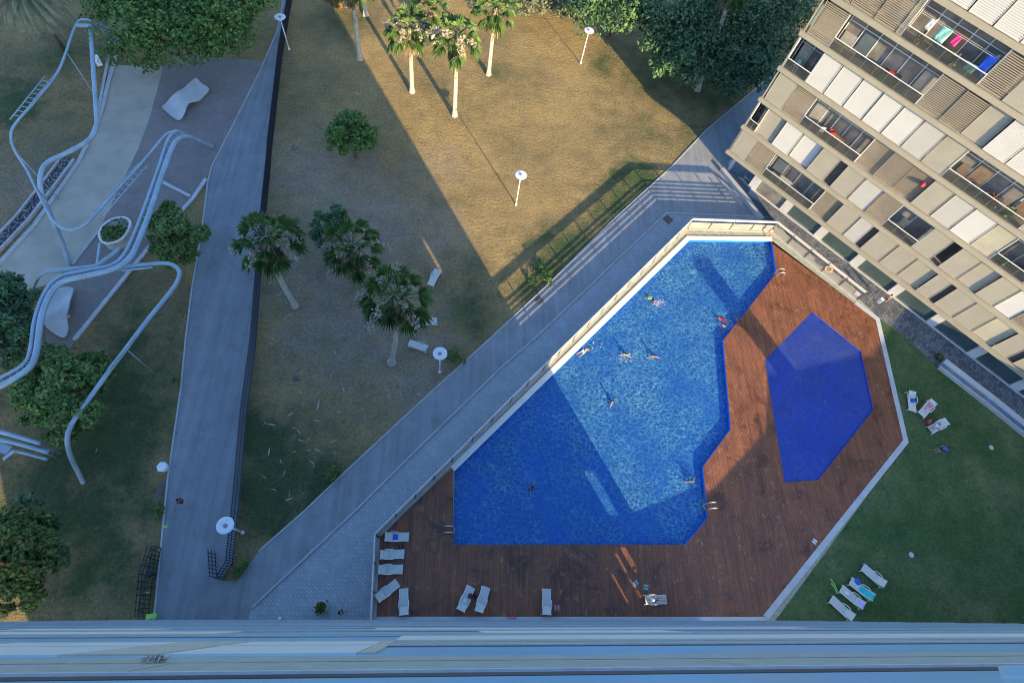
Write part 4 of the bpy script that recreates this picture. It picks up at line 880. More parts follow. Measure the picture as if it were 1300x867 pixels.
def crown_meshes(seed):
    r0 = rnd.getstate(); rnd.seed(seed)
    g = MB(); n = 27
    for i in range(n):
        t = i / (n - 1); el = R(80 - 118 * t ** .85 + rnd.uniform(-8, 8)); fanfrond(g, i * 2.39996 + rnd.uniform(-.25, .25), el, (1.05 + .35 * t) * rnd.uniform(.85, 1.15), rnd.uniform(.82, 1.12), droop=.25 + .35 * t)
    dmb = MB()
    for i in range(26):
        o = MB(); fanfrond(o, i * 2.39996, R(-48 - rnd.uniform(0, 34)), .8, .85, droop=.5, spread=45, nseg=9); z = -.1 - rnd.random() * .7
        dmb.add([(x, y, zz + z) for x, y, zz in o.v], o.f)
    p = MB()
    for i in range(6):
        az = i * 1.047 + rnd.uniform(-.4, .4); L = rnd.uniform(1.5, 2.2)
        pts = [Vector((math.cos(az) * L * t, math.sin(az) * L * t, .25 + 1.0 * t - 1.5 * t * t)) for t in (0, .35, .7, 1)]
        p.tube(pts, [.03, .025, .02, .012], 4)
        for k in range(120):
            t = rnd.uniform(.45, 1.05); q = Vector((math.cos(az) * L * t, math.sin(az) * L * t, .25 + 1.0 * t - 1.5 * t * t)) + rnd_dir() * rnd.uniform(.02, .36)
            leaf(p, q, rnd_dir(), .13, 2.0)
    rnd.setstate(r0); return g, dmb, p
CR = [crown_meshes(s) for s in (3, 11, 29)]
CRM = []
def fan_palm(label, base, top, h, var=0, s=1.0, plume=True, dead=True, r=.29, bend=(0, 0)):
    b = at(*base); t = at(*top, h); c = thing('fan_palm', label, 'palm', b, 0, 'fan palms in the park')
    d = t - b; pts = []; rr = []; n = 12
    for i in range(n + 1):
        u = i / n; k = math.sin(math.pi * u); pts.append(Vector((d.x * u + bend[0] * k, d.y * u + bend[1] * k, h * u))); rr.append(r * (1.0 - .3 * u) + (.12 * (1 - u * 12) if u < .08 else 0))
    bo = MB(); bo.tube(pts, rr, 10)                                         # old leaf bases on the upper trunk
    for k in range(150):
        u = rnd.uniform(.50, .99); i = int(u * n); f = u * n - i; p = pts[i].lerp(pts[min(i + 1, n)], f); a = rnd.uniform(0, 6.283); q = Vector((math.cos(a), math.sin(a), 0)); R_ = r * (1 - .3 * u)
        bo.bar(p + q * R_ * .8, p + q * (R_ + .09) + Vector((0, 0, .2)), .09, .03, 1)
    bo.build('trunk', ['palmtrunk', 'palmboot'], c)
    g, dm, pl = CR[var % 3]; tp = pts[-1]; az = rnd.uniform(0, 6.28)
    def put(src, nm, mt):
        key = (var % 3, nm)
        me = bpy.data.meshes.get('crown_%s_%d' % (nm, var % 3))
        if me is None:
            o = src.build(nm, mt, c); o.data.name = 'crown_%s_%d' % (nm, var % 3)
        else: o = bpy.data.objects.new(nm, me); COL.objects.link(o); o.parent = c
        o.location = tp; o.rotation_euler = (0, 0, az); o.scale = (s * 1.52,) * 3
    put(g, 'fronds', 'palmleaf')
    if dead: put(dm, 'dead_skirt', 'palmdead')
    if plume: put(pl, 'flower_plumes', 'plume')
    return c
fan_palm('sunlit fan palm with a white flower cluster, second trunk from the left shadow edge', (523, 117), (520, 34), 8.8, 0, .88)
fan_palm('sunlit fan palm standing furthest forward in the yellow grass', (577, 147), (580, 46), 10.4, 1, .88)
fan_palm('sunlit fan palm right of the other palms, its trunk ringed by a green patch', (620, 95), (629, 8), 9.0, 2, .9, False)
fan_palm('fan palm with its trunk on the tower shadow edge, crown cut off by the top', (457, 76), (444, -28), 10.0, 0, .9)
fan_palm('short fan palm with a brown skirt behind the other sunlit palms', (550, 54), (546, 8), 4.6, 1, .8, False)
fan_palm('fan palm at the very top edge with only a bit of pale trunk showing', (464, 20), (455, -70), 9, 2, .9, False)
fan_palm('shaded fan palm leaning beside the iron fence of the grey path', (375, 389), (338, 303), 9.5, 1, .95, bend=(-.5, .3))
fan_palm('shaded fan palm in the middle of the group, next to a dense dark tree', (452, 352), (447, 312), 5.5, 2, 1.0)
fan_palm('shaded fan palm with brown plumes nearest to the park loungers', (497, 461), (500, 376), 10.5, 0, 1.0, bend=(.3, 0), r=.24)
fan_palm('leaning palm trunk among the dark trees at the top right', (885, 116), (934, -22), 12.5, 2, .9, False, r=.30)
for (x, y, l) in [(497, 460, 'pale stone ring around the foot of the palm nearest to the park loungers')]:
    mb = MB(); p = at(x, y); mb.lathe([(.42, 0), (.42, .12), (.34, .14), (.30, .05)], p, 18); tag(mb.build('stone_ring', 'conc_light'), l, 'edging')
def feather_palm(label, base, top, h):
    b = at(*base); t = at(*top, h); c = thing('feather_palm', label, 'palm', b); d = t - b
    mb = MB(); mb.tube([Vector((d.x * u, d.y * u, h * u)) for u in (0, .25, .5, .75, 1)], [.3, .22, .2, .2, .24], 10); mb.build('trunk', 'bark', c, True)
    g = MB()
    for i in range(64):
        az = i * 2.39996; t_ = i / 63; el = R(70 - 70 * t_); L = rnd.uniform(4.0, 4.9); pts = []
        p = Vector((0, 0, 0)); e = el
        for k in range(13):
            pts.append(p.copy()); st = L / 12; p = p + Vector((math.cos(az) * math.cos(e), math.sin(az) * math.cos(e), math.sin(e))) * st; e -= R(11.5 - 3.5 * t_)
            e = max(e, R(-86))
        g.tube(pts, [.04 * (1 - .06 * k) for k in range(13)], 4, 0, False)
        for k in range(1, 12):
            for q in range(3):
                o = pts[k].lerp(pts[k + 1], q / 3); dr = (pts[k + 1] - pts[k]).normalized(); sd = Vector((-math.sin(az), math.cos(az), 0))
                for s in (-1, 1):
                    v = (dr * .75 + sd * s * .55 + Vector((0, 0, -.45))).normalized(); Lf = .75 * math.sin(math.pi * (.12 + .8 * k / 12)) + .15; w = dr * .06
                    g.add([o - w, o + v * Lf, o + w], [(0, 1, 2)])
    o = g.build('fronds', 'dateleaf', c); o.location = d
feather_palm('feather palm with long drooping fronds in the top left corner', (81, 63), (34, -4), 9.5)
# ------------------------------------------------------------------ loungers
def lounger_proto(label, group, arms=False):
    c = thing('sun_lounger', label, 'lounger', (0, 0, 0), 0, group); W = .33; L = .98
    f = MB()
    for s in (-1, 1): f.tube([(s * W, -L, .33), (s * W, L, .33)], .028, 6)
    for y in (-L, .28): f.tube([(-W, y, .33), (W, y, .33)], .022, 6)
    f.build('frame', 'lounge_f', c, True)
    m = MB(); m.box((0, -.36, .345), (.62, 1.22, .022)); m.build('seat', 'lounge_s', c)
    a = R(24); q = Matrix.Rotation(a, 3, 'X'); b = MB(); b.box(Vector((0, .30, .35)) + q @ Vector((0, .36, 0)), (.62, .70, .022), rot=q)
    for s in (-1, 1): b.tube([Vector((s * W, .30, .35)), Vector((s * W, .30, .35)) + q @ Vector((0, .74, 0))], .025, 6)
    b.build('backrest', 'lounge_s', c)
    for sx in (-1, 1):
        for y in (-.85, .85):
            l = MB(); l.tube([(sx * W, y, .33), (sx * (W + .05), y * 1.10, 0)], [.03, .03], 6); l.build('leg', 'lounge_f', c, True)
        r = MB(); r.tube(smooth_path([(sx * W, .62, .34), (sx * (W + .05), .5, .56), (sx * (W + .06), .2, .60), (sx * (W + .05), -.08, .52), (sx * W, -.15, .34)], 3), .03, 6); r.build('armrest', 'lounge_f', c, True)
    return c
LP = None
def lounger(label, grp, px, hd, z, s=1.0):
    global LP
    p = at(*px, z); q = at(px[0] + hd[0], px[1] + hd[1], z); d = q - p; rz = math.atan2(d.y, d.x) - math.pi / 2
    if LP is None: LP = lounger_proto(label, grp); c = LP
    else: c = copy_tree(LP)
    c['label'] = label; c['group'] = grp; place(c, p, rz, s); c.matrix_basis = Matrix.Translation(p) @ Matrix.Rotation(rz, 4, 'Z') @ Matrix.Scale(s, 4)
    return c, rz
GD = 'pale loungers on the wooden deck'; GLW = 'pale loungers on the green lawn'; GP = 'loungers in the shaded park'; ZD = ZP + .006
def on(c, rz, x, y, z): return c.location + Matrix.Rotation(rz, 3, 'Z') @ Vector((x, y, z))
def drape(name, label, cat, c, rz, y0, y1, mat, w=.66, z=.375, x=0.0, back=False):
    mb = MB(); n = 8; vs = []
    for i in range(n + 1):
        y = y0 + (y1 - y0) * i / n; zz = z + (max(0, y - .30) * .445 if True else 0)
        for j in range(7):
            u = -1 + 2 * j / 6; vs.append((x + u * w / 2, y + .03 * math.sin(j * 2.3 + i), zz - (.09 if abs(u) > .95 else 0) + rnd.uniform(0, .02)))
    N = len(vs); vs += [(a, b, e - .018) for a, b, e in vs]
    fs = [(i * 7 + j, i * 7 + j + 1, (i + 1) * 7 + j + 1, (i + 1) * 7 + j) for i in range(n) for j in range(6)]; fs += [tuple(k + N for k in f[::-1]) for f in fs]
    ring = list(range(6)) + [i * 7 + 6 for i in range(n)] + [n * 7 + j for j in range(6, 0, -1)] + [i * 7 for i in range(n, 0, -1)]
    fs += [(ring[i], ring[i - 1], ring[i - 1] + N, ring[i] + N) for i in range(len(ring))]
    mb.add(vs, fs); o = mb.build(name, mat, None, True); o.location = c.location; o.rotation_euler = (0, 0, rz); return tag(o, label, cat)
c, rz = lounger('deck lounger with a bright blue towel, topmost of the row along the left fence', GD, (504, 682), (-20, 0), ZD)
drape('towel', 'crumpled bright blue towel on the topmost deck lounger', 'towel', c, rz, -.1, .3, cloth('blue', 0), .5, .40)
lounger('empty deck lounger second from the top along the left fence', GD, (498, 704), (-20, .8), ZD)
lounger('empty deck lounger third from the top along the left fence', GD, (496, 723), (-20, .3), ZD)
lounger('empty deck lounger turned at a slant into the fence corner', GD, (492, 750), (-24, 19), ZD)
lounger('empty deck lounger pointing straight down beside the slanted one', GD, (513, 764), (.3, 20), ZD)
c, rz = lounger('deck lounger with a plum coloured bag and white cloth, left one of the tilted pair', GD, (591, 760), (-9, 20), ZD)
drape('towel', 'small white cloth on the left lounger of the tilted pair', 'towel', c, rz, -.05, .3, cloth('whitec', 0), .4, .40, -.05)
lounger('empty deck lounger, right one of the tilted pair', GD, (612, 761), (-6, 20), ZD)
lounger('empty deck lounger standing alone at the middle of the lower deck edge', GD, (693, 764), (-.3, 20), ZD)
LD = lounger('deck lounger with striped towels and a person, alone near the sunny slivers', GD, (830, 761), (-20, .6), ZD)
drape('towel', 'yellow and white striped towel over the back of the lounger with the person', 'towel', LD[0], LD[1], .2, .8, plain('striped_towel', (.62, .58, .36), .9, .4, 9), .62)
lounger('empty lawn lounger, uppermost of the slanted group near the tower', GLW, (1105, 731), (14, 12.5), ZD, 1.08)
c, rz = lounger('lawn lounger half covered by a turquoise towel', GLW, (1090, 748), (14, 11.5), ZD, 1.08)
drape('towel', 'turquoise towel spread over the head half of a lawn lounger', 'towel', c, rz, -.15, .98, cloth('turq', 0), .70, .41)
c, rz = lounger('lawn lounger with a lilac towel on its backrest, between two others', GLW, (1078, 758), (14, 12), ZD, 1.08)
drape('towel', 'lilac towel bunched on the backrest of a lawn lounger', 'towel', c, rz, .55, .98, cloth('lilac', 0), .55, .41)
mb = MB(); mb.box(on(c, rz, .0, -.5, .42), (.22, .3, .05), rz + .3); tag(mb.build('white_pouch', cloth('whitec', 0)), 'small white pouch on the seat of the lounger with the lilac towel', 'pouch')
lounger('empty lawn lounger, lowest of the slanted group and touching the tower ledge', GLW, (1065, 772), (13, 12.5), ZD, 1.08)
c, rz = lounger('lawn lounger with a blue bag and white towel, nearest to the deck corner', GLW, (1154, 511), (-2.5, -20), ZD, 1.1)
drape('towel', 'white towel on the foot end of the lounger nearest the deck corner', 'towel', c, rz, -.9, -.35, cloth('whitec', 0), .6)
bag1 = (c, rz)
c, rz = lounger('lawn lounger covered by a pink towel', GLW, (1173, 520), (15, -18), ZD, 1.15)
drape('towel', 'pink towel covering most of a lawn lounger', 'towel', c, rz, -.55, .72, cloth('pink', 0), .70, .40)
LL = lounger('lawn lounger with a person lying on a pale towel', GLW, (1187, 542), (19, -11), ZD, 1.12)
drape('towel', 'pale lilac towel under the person on the lawn lounger', 'towel', LL[0], LL[1], -.5, .5, plain('pale_lilac_cloth', (.62, .58, .66), .9, .06, 6), .66)
lounger('lounger in the dry grass close to the small sunny spot, tilted upward', GP, (551, 355), (9, -17), .0)
lounger('lounger in the dry grass under the shaded palm, lying level', GP, (543, 411), (20, -1), .0)
lounger('lounger in the dry grass closest to the lamp by the walkway', GP, (531, 441), (19, 7), .0)
# ------------------------------------------------------------------ bags and small things
def bag(label, p, mat, rz=0, s=1.0, mat2='lounge_f', cat='bag'):
    c = thing('beach_bag', label, cat, p, rz)
    mb = MB(); mb.lathe([(.16 * s, 0), (.21 * s, .08 * s), (.19 * s, .28 * s), (.10 * s, .36 * s)], (0, 0, 0), 12); mb.build('bag_body', mat, c, True)
    mb = MB(); mb.tube(smooth_path([(-.12 * s, 0, .33 * s), (-.06 * s, .04, .48 * s), (.06 * s, .04, .48 * s), (.12 * s, 0, .33 * s)], 3), .015 * s, 5); mb.build('strap', mat2, c, True)
    mb = MB(); mb.box((.0, -.17 * s, .2 * s), (.16 * s, .06 * s, .14 * s)); mb.build('pocket', mat2, c)
bag('blue backpack with a red patch in the grass beside the turquoise towel lounger', at(1085, 738, ZD), cloth('blue', 0), .4, 1.5, cloth('red', 0))
bag('blue bag sitting on the lawn lounger nearest to the deck corner', on(*bag1, 0, .05, .38), cloth('blue', 0), 0, 1.0, cloth('black', 0))
bag('dark plum bag on the left lounger of the tilted pair', at(597, 756, ZD + .38), cloth('plum', 0), 0, 1.0, cloth('black', 0))
bag('black bag on the deck between the two tilted loungers', at(603, 756, ZD), cloth('black', 0), 0, .8, cloth('black', 0))
bag('red and teal bag in the grass between the pink towel and the lying person', at(1177, 536, ZD), cloth('red', 0), 0, 1.2, cloth('teal2', 0))
for (a, b, l) in [((1054, 734), (1064, 752), 'thin green pool noodle lying in the grass beside the loungers, upper one of two'), ((1055, 740), (1063, 754), 'thin green pool noodle lying in the grass beside the loungers, lower one of two')]:
    mb = MB(); mb.tube(smooth_path([at(*a, ZD + .05), at((a[0] + b[0]) / 2 + 1, (a[1] + b[1]) / 2, ZD + .05), at(*b, ZD + .05)], 4), .045, 8); tag(mb.build('pool_noodle', cloth('green', 0) if False else cloth('lime', 0), None, True), l, 'pool noodle')
def flat(label, px, z, mat, size, rz=0, name='flip_flops', cat='sandals'):
    c = thing(name, label, cat, at(*px, z), rz)
    for s in (-1, 1): mb = MB(); mb.prism([(s * .08 * size - .05 * size, -.13 * size), (s * .08 * size + .05 * size, -.13 * size), (s * .08 * size + .055 * size, .1 * size), (s * .08 * size, .15 * size), (s * .08 * size - .055 * size, .1 * size)], 0, .03); mb.build('sandal', mat, c)
flat('pink flip-flops on the deck beside the lone middle lounger', (707, 771), ZD, cloth('pink', 0), 1.6)
flat('pale green flip-flops on the deck above the lounger with the person, left pair', (807, 740), ZD, cloth('teal2', 0), 1.5, .6)
flat('pale green flip-flops on the deck above the lounger with the person, right pair', (820, 745), ZD, cloth('teal2', 0), 1.5, 1.4)
flat('white flip-flops at the edge of the wet deck near the lawn kerb', (1034, 687), ZD, cloth('whitec', 0), 1.5, .9)
flat('dark flip-flops on the deck beside the topmost lounger', (509, 694), ZD, cloth('black', 0), 1.6, .3)
mb = MB(); p = at(650, 784.5, ZP + .05); mb.box((p.x, p.y, p.z + .05), (.75, .22, .10)); mb.box((p.x + .1, p.y, p.z + .12), (.3, .16, .04)); tag(mb.build('folded_towel', cloth('pink', 0)), 'red folded towel on the pale kerb at the lower edge of the deck', 'towel')
c = thing('plant_pot', 'round grey pot with a dark green plant on the pavers by the tower', 'plant pot', at(409, 771))
mb = MB(); mb.lathe([(.34, 0), (.50, .55), (.53, .60), (.45, .60), (.42, .48), (.05, .46)], (0, 0, 0), 24); mb.build('pot', 'conc_light', c, True)
mb = MB()
for _ in range(170): leaf(mb, Vector((rnd.gauss(0, .19), rnd.gauss(0, .19), .5 + rnd.random() * .35)), (rnd_dir() + Vector((0, 0, .8))).normalized(), .15)
mb.build('foliage', 'yellowleaf', c)
c = thing('plant_pot', 'dark round planter with a low plant on the setts path by the lawn corner', 'plant pot', at(1190, 454, ZP))
mb = MB(); mb.lathe([(.30, 0), (.42, .4), (.45, .44), (.38, .44), (.35, .36), (.05, .34)], (0, 0, 0), 20); mb.build('pot', 'slit', c, True)
mb = MB()
for _ in range(60): leaf(mb, Vector((rnd.gauss(0, .13), rnd.gauss(0, .13), .42 + rnd.random() * .15)), (rnd_dir() + Vector((0, 0, .8))).normalized(), .14)
mb.build('foliage', 'bushleaf', c)
mb = MB(); mb.lathe([(.12, 0), (.12, .5), (.10, .6), (.02, .63)], at(357, 785), 12); tag(mb.build('bollard', 'lampw', None, True), 'small white bollard at the foot of the tower', 'bollard')
# fallen palm scraps in the shaded lawn
sp = []
for (x0, x1, y0, y1, n) in [(330, 430, 430, 640, 34), (360, 560, 440, 560, 16), (340, 420, 120, 240, 8), (330, 420, 290, 420, 12), (450, 520, 60, 170, 7), (560, 780, 120, 180, 3), (120, 130, 570, 572, 1)]:
    for _ in range(n): sp.append((rnd.uniform(x0, x1), rnd.uniform(y0, y1)))
M['scrap'] = plain('dry_frond_scrap', (.52, .47, .36), .9, .2, 2)
m0 = MB(); m0.add([(-.34, -.02, .02), (-.1, -.055, .05), (.2, -.045, .05), (.36, .03, .02), (.18, .05, .045), (-.12, .05, .05), (0, 0, .0)], [(0, 1, 2, 3, 4, 5), (1, 0, 6), (2, 1, 6), (3, 2, 6), (4, 3, 6), (5, 4, 6), (0, 5, 6)])
s0 = None
for (x, y) in sp:
    if y > 740 - .98 * (x - 300) - 12: continue
    p = at(x, y, .02)
    if s0 is None: s0 = m0.build('fallen_scrap', 'scrap'); o = s0
    else: o = s0.copy(); COL.objects.link(o)
    o.location = p; o.rotation_euler = (0, rnd.uniform(-.1, .1), rnd.uniform(0, 6.28)); k = rnd.uniform(.55, 1.15); o.scale = (k, k * rnd.uniform(.7, 1.1), k)
    tag(o, 'small pale dry palm scrap fallen on the shaded lawn', 'palm scrap', 'dry palm scraps scattered over the lawn')
# ------------------------------------------------------------------ people
def skinmesh(name, joints, edges, mats, levels=1):
    bm = bmesh.new(); lay = bm.verts.layers.skin.verify(); vs = {}
    for k, (p, r) in joints.items():
        v = bm.verts.new(p); v[lay].radius = r if isinstance(r, tuple) else (r, r); vs[k] = v
    for a, b in edges: bm.edges.new((vs[a], vs[b]))
    root = 'pelvis' if 'pelvis' in vs else next(iter(vs)); vs[root][lay].use_root = True
    me = bpy.data.meshes.new(name); bm.to_mesh(me); bm.free()
    o = bpy.data.objects.new(name, me); COL.objects.link(o)
    o.modifiers.new('Skin', 'SKIN').use_smooth_shade = True; sd = o.modifiers.new('Sub', 'SUBSURF'); sd.levels = levels; sd.render_levels = levels
    bpy.context.view_layer.update()
    ev = o.evaluated_get(bpy.context.evaluated_depsgraph_get()); m2 = bpy.data.meshes.new_from_object(ev)
    o.modifiers.clear(); o.data = m2; m2.name = name; bpy.data.meshes.remove(me)
    m2.materials.clear(); m2.materials.append(M[mats] if isinstance(mats, str) else mats)
    return o
BASE = dict(pelvis=(0, 0, .95), waist=(0, .01, 1.10), chest=(0, 0, 1.32), neck=(0, 0, 1.48), head=(0, .02, 1.60), crown=(0, .0, 1.70), nose=(0, .125, 1.59),
            shL=(-.17, 0, 1.41), elL=(-.22, 0, 1.13), wrL=(-.24, .06, .88), shR=(.17, 0, 1.41), elR=(.22, 0, 1.13), wrR=(.24, .06, .88),
            hipL=(-.09, 0, .90), knL=(-.10, .02, .50), anL=(-.10, -.02, .08), toL=(-.11, .17, .03), hipR=(.09, 0, .90), knR=(.10, .02, .50), anR=(.10, -.02, .08), toR=(.11, .17, .03))
RAD = dict(pelvis=(.145, .10), waist=(.125, .09), chest=(.155, .10), neck=.055, head=(.082, .095), crown=.07, nose=.014, shL=.06, shR=.06, elL=.042, elR=.042, wrL=.029, wrR=.029, hipL=.088, hipR=.088, knL=.058, knR=.058, anL=.04, anR=.04, toL=.032, toR=.032)
EDG = [('pelvis', 'waist'), ('waist', 'chest'), ('chest', 'neck'), ('neck', 'head'), ('head', 'crown'), ('head', 'nose'), ('chest', 'shL'), ('shL', 'elL'), ('elL', 'wrL'), ('chest', 'shR'), ('shR', 'elR'), ('elR', 'wrR'), ('pelvis', 'hipL'), ('hipL', 'knL'), ('knL', 'anL'), ('anL', 'toL'), ('pelvis', 'hipR'), ('hipR', 'knR'), ('knR', 'anR'), ('anR', 'toR')]
POSES = {
 'walk': dict(elL=(-.22, .10, 1.14), wrL=(-.20, .26, .95), elR=(.22, -.10, 1.13), wrR=(.23, -.14, .88), knL=(-.10, -.10, .50), anL=(-.10, -.36, .16), toL=(-.10, -.24, .03), knR=(.10, .20, .52), anR=(.10, .30, .09), toR=(.10, .50, .04)),
 'stand': dict(elL=(-.28, .05, 1.18), wrL=(-.16, .25, 1.12)),
 'arms_up': dict(elL=(-.30, .05, 1.58), wrL=(-.20, .08, 1.84), elR=(.30, .05, 1.58), wrR=(.22, .08, 1.84), knL=(-.16, .0, .5), knR=(.16, 0, .5), anL=(-.22, 0, .08), anR=(.2, 0, .08)),
 'spread': dict(elL=(-.40, .08, 1.30), wrL=(-.60, .16, 1.24), elR=(.40, .08, 1.30), wrR=(.60, .16, 1.24), knL=(-.16, .18, .55), knR=(.16, .18, .55), anL=(-.2, .0, .2), anR=(.2, .0, .2)),
 'lie': dict(elL=(-.32, -.02, 1.16), wrL=(-.22, .12, 1.0), elR=(.34, 0, 1.52), wrR=(.16, .02, 1.70), knL=(-.12, .16, .53), anL=(-.14, 0, .10), toL=(-.16, .12, .02), toR=(.14, .14, .0)),
}
PM = {}
def person(label, pose, loc, rz, tilt=0.0, top=None, bottom='navy', s=1.0, hair='hair', extra=None):
    c = thing('person', label, 'person', loc, rz)
    Rt = Matrix.Rotation(tilt, 3, 'X'); J = dict(BASE); J.update(POSES.get(pose, {}))
    for sd, sg in (('L', -1), ('R', 1)):               # hands: palm, thumb from the side, four fingers of different length, slightly curled
        w = Vector(J['wr' + sd]); e = Vector(J['el' + sd]); d = (w - e).normalized(); sdv = Vector((0, 1, 0)); sdv = (sdv - d * sdv.dot(d)).normalized(); nv = d.cross(sdv)
        J['pa' + sd] = tuple(w + d * .07)
        J['th' + sd] = tuple(w + d * .06 + sdv * .065)
        for i, L in enumerate((.075, .085, .08, .062)):
            b = w + d * .10 + sdv * (.033 - .022 * i)
            J['f%d%s' % (i, sd)] = tuple(b); J['g%d%s' % (i, sd)] = tuple(b + d * L * .85 + nv * (.025 * sg))
    def rad(k): 
        if k in RAD: return RAD[k]
        return (.036, .02) if k.startswith('pa') else .011 if k.startswith('th') else .0085
    E = list(EDG)
    for sd in 'LR':
        E += [('wr' + sd, 'pa' + sd), ('pa' + sd, 'th' + sd)]
        for i in range(4): E += [('pa' + sd, 'f%d%s' % (i, sd)), ('f%d%s' % (i, sd), 'g%d%s' % (i, sd))]
    piv = Vector((0, 0, .95))
    def T(p): return Rt @ ((Vector(p) - piv) * s)
    def add(nm, keys, mat, k=1.0, ov=None, lift=None):
        key = (pose, round(tilt, 2), s, nm, round(k, 2), str(ov))
        if key in PM:
            o = bpy.data.objects.new(nm, PM[key]); COL.objects.link(o); o.material_slots[0].link = 'OBJECT'; o.material_slots[0].material = M[mat] if isinstance(mat, str) else mat
        else:
            jj = {}
            for q in keys:
                r = (ov or {}).get(q, rad(q)); r = tuple(x * k * s for x in r) if isinstance(r, tuple) else r * k * s
                jj[q] = (T(J[q]), r)
            o = skinmesh(nm, jj, [e for e in E if e[0] in jj and e[1] in jj], mat); PM[key] = o.data
        o.parent = c; return o
    add('body', list(J), 'skin')
    J['hr1'] = (0, -.03, 1.66); J['hr2'] = (0, -.015, 1.72); J['hr3'] = (0, -.07, 1.58); E += [('hr2', 'hr1'), ('hr1', 'hr3')]
    add('hair', ['hr1', 'hr2', 'hr3'], hair, 1.0, {'hr1': (.092, .088), 'hr2': (.078, .07), 'hr3': (.07, .06)})
    J['thL2'] = tuple((Vector(J['hipL']) * .45 + Vector(J['knL']) * .55)); J['thR2'] = tuple((Vector(J['hipR']) * .45 + Vector(J['knR']) * .55)); E += [('hipL', 'thL2'), ('hipR', 'thR2')]
    add('shorts', ['pelvis', 'hipL', 'hipR', 'thL2', 'thR2'], cloth(bottom, 0), 1.14, {'thL2': .078, 'thR2': .078})
    if top:
        J['uaL'] = tuple((Vector(J['shL']) + Vector(J['elL'])) / 2); J['uaR'] = tuple((Vector(J['shR']) + Vector(J['elR'])) / 2); E += [('shL', 'uaL'), ('shR', 'uaR')]
        add('shirt', ['pelvis', 'waist', 'chest', 'shL', 'shR', 'uaL', 'uaR'], cloth(top, 0), 1.15, {'uaL': .055, 'uaR': .055, 'pelvis': (.14, .10)})
    return c
def dirz(a, b, z=0):                                   # yaw so that local +Y runs from pixel a to pixel b
    d = at(*b, z) - at(*a, z); return math.atan2(d.y, d.x) - math.pi / 2
H90 = R(-90)
def ground_person(label, pose, px, toward, z, **k):
    s = k.get('s', 1.0); return person(label, pose, at(*px, z) + Vector((0, 0, .955 * s)), dirz(px, toward, z), **k)
ground_person('person in dark clothes walking down the grey path', 'walk', (235, 639), (215, 634), .01, top='black', bottom='black')
ground_person('person in a green shirt walking beside the plant pot at the foot of the tower', 'walk', (435, 777), (448, 768), .02, top='green', bottom='black')
ground_person('person in pale clothes standing in the sun at the corner of the pool fence', 'stand', (973, 300), (960, 320), ZP, top='whitec', bottom='orange', s=.85)
ground_person('bare-chested person walking on the setts path with a white towel', 'walk', (1119, 384), (1135, 372), ZP, bottom='black')
mb = MB(); p = at(1117.5, 382, ZP + .9); mb.box(p, (.25, .35, .7), .5); mb.box(p + Vector((.05, .05, .3)), (.32, .4, .12), .7); tag(mb.build('towel', cloth('whitec', 0)), 'white towel carried by the walking person on the setts path', 'towel')
def lying(label, px, head, z, pose='lie', prone=False, **k):
    return person(label, pose, at(*px, z), dirz(px, head, z) + (math.pi if False else 0), tilt=(R(90) if prone else H90), **k) 
# supine: standing pose tipped back so that the head points along local +Y
def lie(label, px, head, z, face_up=True, pose='lie', **k):
    rz = dirz(px, head, z)
    if face_up: return person(label, pose, at(*px, z), rz + math.pi, tilt=R(90), **k)
    return person(label, pose, at(*px, z), rz, tilt=R(-90), **k)
lie('person with dark hair lying on a lawn lounger in pale clothes', (1187, 542), (1206, 531), ZD + .50, top='whitec', bottom='lilac')
lie('person in a bright blue shirt lying face down on the green lawn', (1196, 570), (1210, 566), ZD + .12, False, top='blue', bottom='black')
lie('person resting on the deck lounger near the sunny slivers, in white and dark swimwear', (832, 761), (812, 762), ZD + .50, top='whitec', bottom='navy')
ZW = ZP - .35
def swim(label, px, head, **k): lie(label, px, head, ZW - .02, False, pose='arms_up', **k)
def tread(label, px, toward, **k):
    s = k.pop('s', .95); person(label, 'spread', at(*px, ZW) + Vector((0, 0, -.22 * s)), dirz(px, toward, ZW), tilt=R(-14), s=s, **k)
swim('swimmer in a lime green shirt in the upper sunny part of the pool', (828, 381), (818, 373), top='lime', bottom='black')
swim('pale swimmer gliding close to the white pool edge', (741, 446), (752, 438), bottom='whitec')
tread('bather with yellow armbands in the middle of the sunny water', (794, 450), (790, 480), top='yellow', bottom='yellow')
tread('reddish bather in the middle of the sunny water, right of the one in yellow', (829, 452), (833, 480), bottom='red')
tread('lone bather near the shadow edge in the pool, head and shoulders showing', (776, 510), (790, 520), bottom='navy')
swim('swimmer in red near the inner corner of the pool', (918, 406), (908, 402), top='red', bottom='red', s=.9)
tread('dark-haired bather just below the swimmer in red', (917, 415), (925, 405), bottom='whitec', s=.85)
tread('small bather holding the deck edge near the inner corner of the pool', (935, 407), (945, 400), bottom='pink', s=.75)
tread('bather alone in the dark shaded half of the pool', (673, 619), (690, 625), top='navy', bottom='black')
tread('bather in the shade near the deck on the lower right of the pool', (877, 612), (870, 600), bottom='navy', s=.9)
tread('bather holding on below the lower right pool ladder', (892, 643), (900, 643), bottom='black', s=.85)
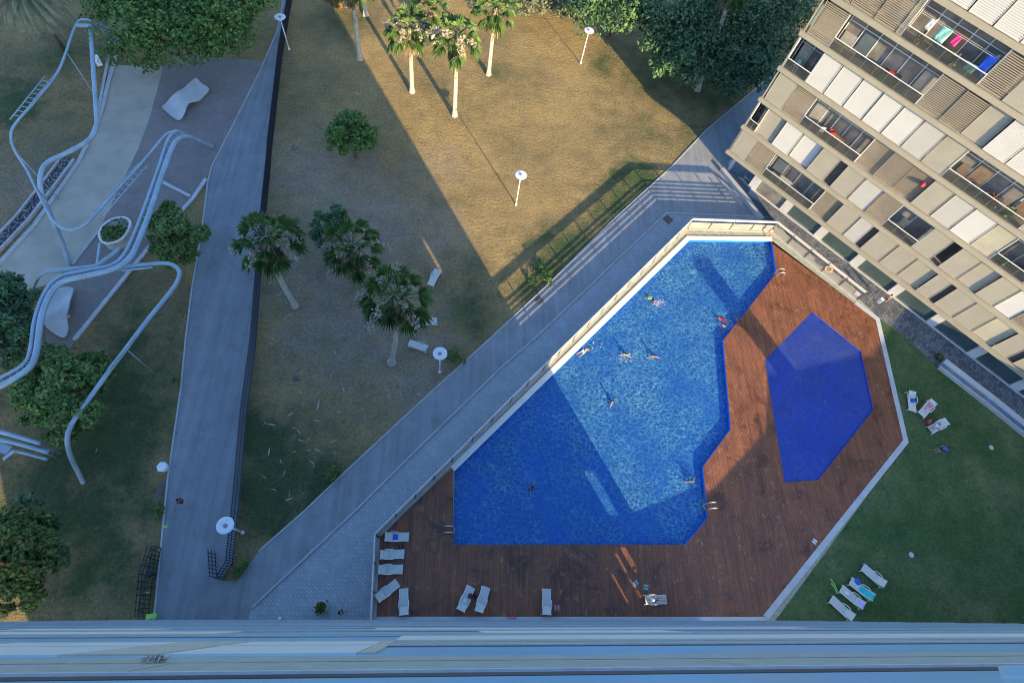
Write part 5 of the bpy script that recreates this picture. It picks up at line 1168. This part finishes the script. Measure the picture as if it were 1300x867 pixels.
for (x, y, l, k) in [(838, 384, 'white splash trailing behind the swimmer in the lime green shirt', 60), (793, 455, 'ring of white splash around the bather in yellow', 40), (924, 412, 'broken white splash between the red swimmer and the dark-haired bather', 50), (757, 441, 'thin white splash beside the pale swimmer at the pool edge', 22)]:
    p = at(x, y, ZP - .34); mb = MB()
    for _ in range(k): leaf(mb, Vector((p.x + rnd.gauss(0, .5), p.y + rnd.gauss(0, .35), ZP - .345 + rnd.random() * .04)), (rnd_dir() * .5 + Vector((0, 0, 1))).normalized(), rnd.uniform(.04, .12), 1.6)
    tag(mb.build('splash', cloth('whitec', 0)), l, 'splash', kind='stuff')
# ------------------------------------------------------------------ light, sky, camera
w = bpy.data.worlds.new('World'); sc.world = w; w.use_nodes = True; nt = w.node_tree
sky = nt.nodes.new('ShaderNodeTexSky'); sky.sky_type = 'NISHITA'; sky.sun_disc = False; sky.sun_elevation = SUN_EL
sky.sun_rotation = math.atan2(SUN.x, SUN.y); sky.altitude = 50; sky.air_density = 1.0; sky.dust_density = 1.2; sky.ozone_density = 2.5
nt.links.new(_mix(nt, 1.0, sky.outputs[0], (.86, 1.01, 1.22), 'MULTIPLY'), nt.nodes['Background'].inputs[0]); nt.nodes['Background'].inputs[1].default_value = .15
l = bpy.data.lights.new('sun', 'SUN'); l.energy = 4.3; l.angle = R(.4); l.color = (1.0, .77, .41)
so = bpy.data.objects.new('sun', l); COL.objects.link(so); so.rotation_mode = 'QUATERNION'; so.rotation_quaternion = (-SUN).to_track_quat('-Z', 'Y')
cam = bpy.data.cameras.new('camera'); co = bpy.data.objects.new('camera', cam); COL.objects.link(co); sc.camera = co
cam.sensor_fit = 'HORIZONTAL'; cam.sensor_width = 36; cam.lens = F / 1300 * 36; cam.clip_start = .1; cam.clip_end = 2000
Rw = Matrix((XC, YC, UPC))                             # camera axes -> world
mt = Matrix.Identity(4)
for i, v in enumerate((Vector((1, 0, 0)), Vector((0, -1, 0)), Vector((0, 0, -1)))):
    q = Rw @ v
    for j in range(3): mt[j][i] = q[j]
mt[2][3] = H; co.matrix_world = mt
vs = sc.view_settings; sc.display_settings.display_device = 'sRGB'
vs.view_transform = 'Standard'; vs.look = 'None'; vs.gamma = 1; vs.use_curve_mapping = False; vs.exposure = 1.62
sc.cycles.filter_width = 1.05; sc.cycles.max_bounces = 8; sc.cycles.transparent_max_bounces = 12
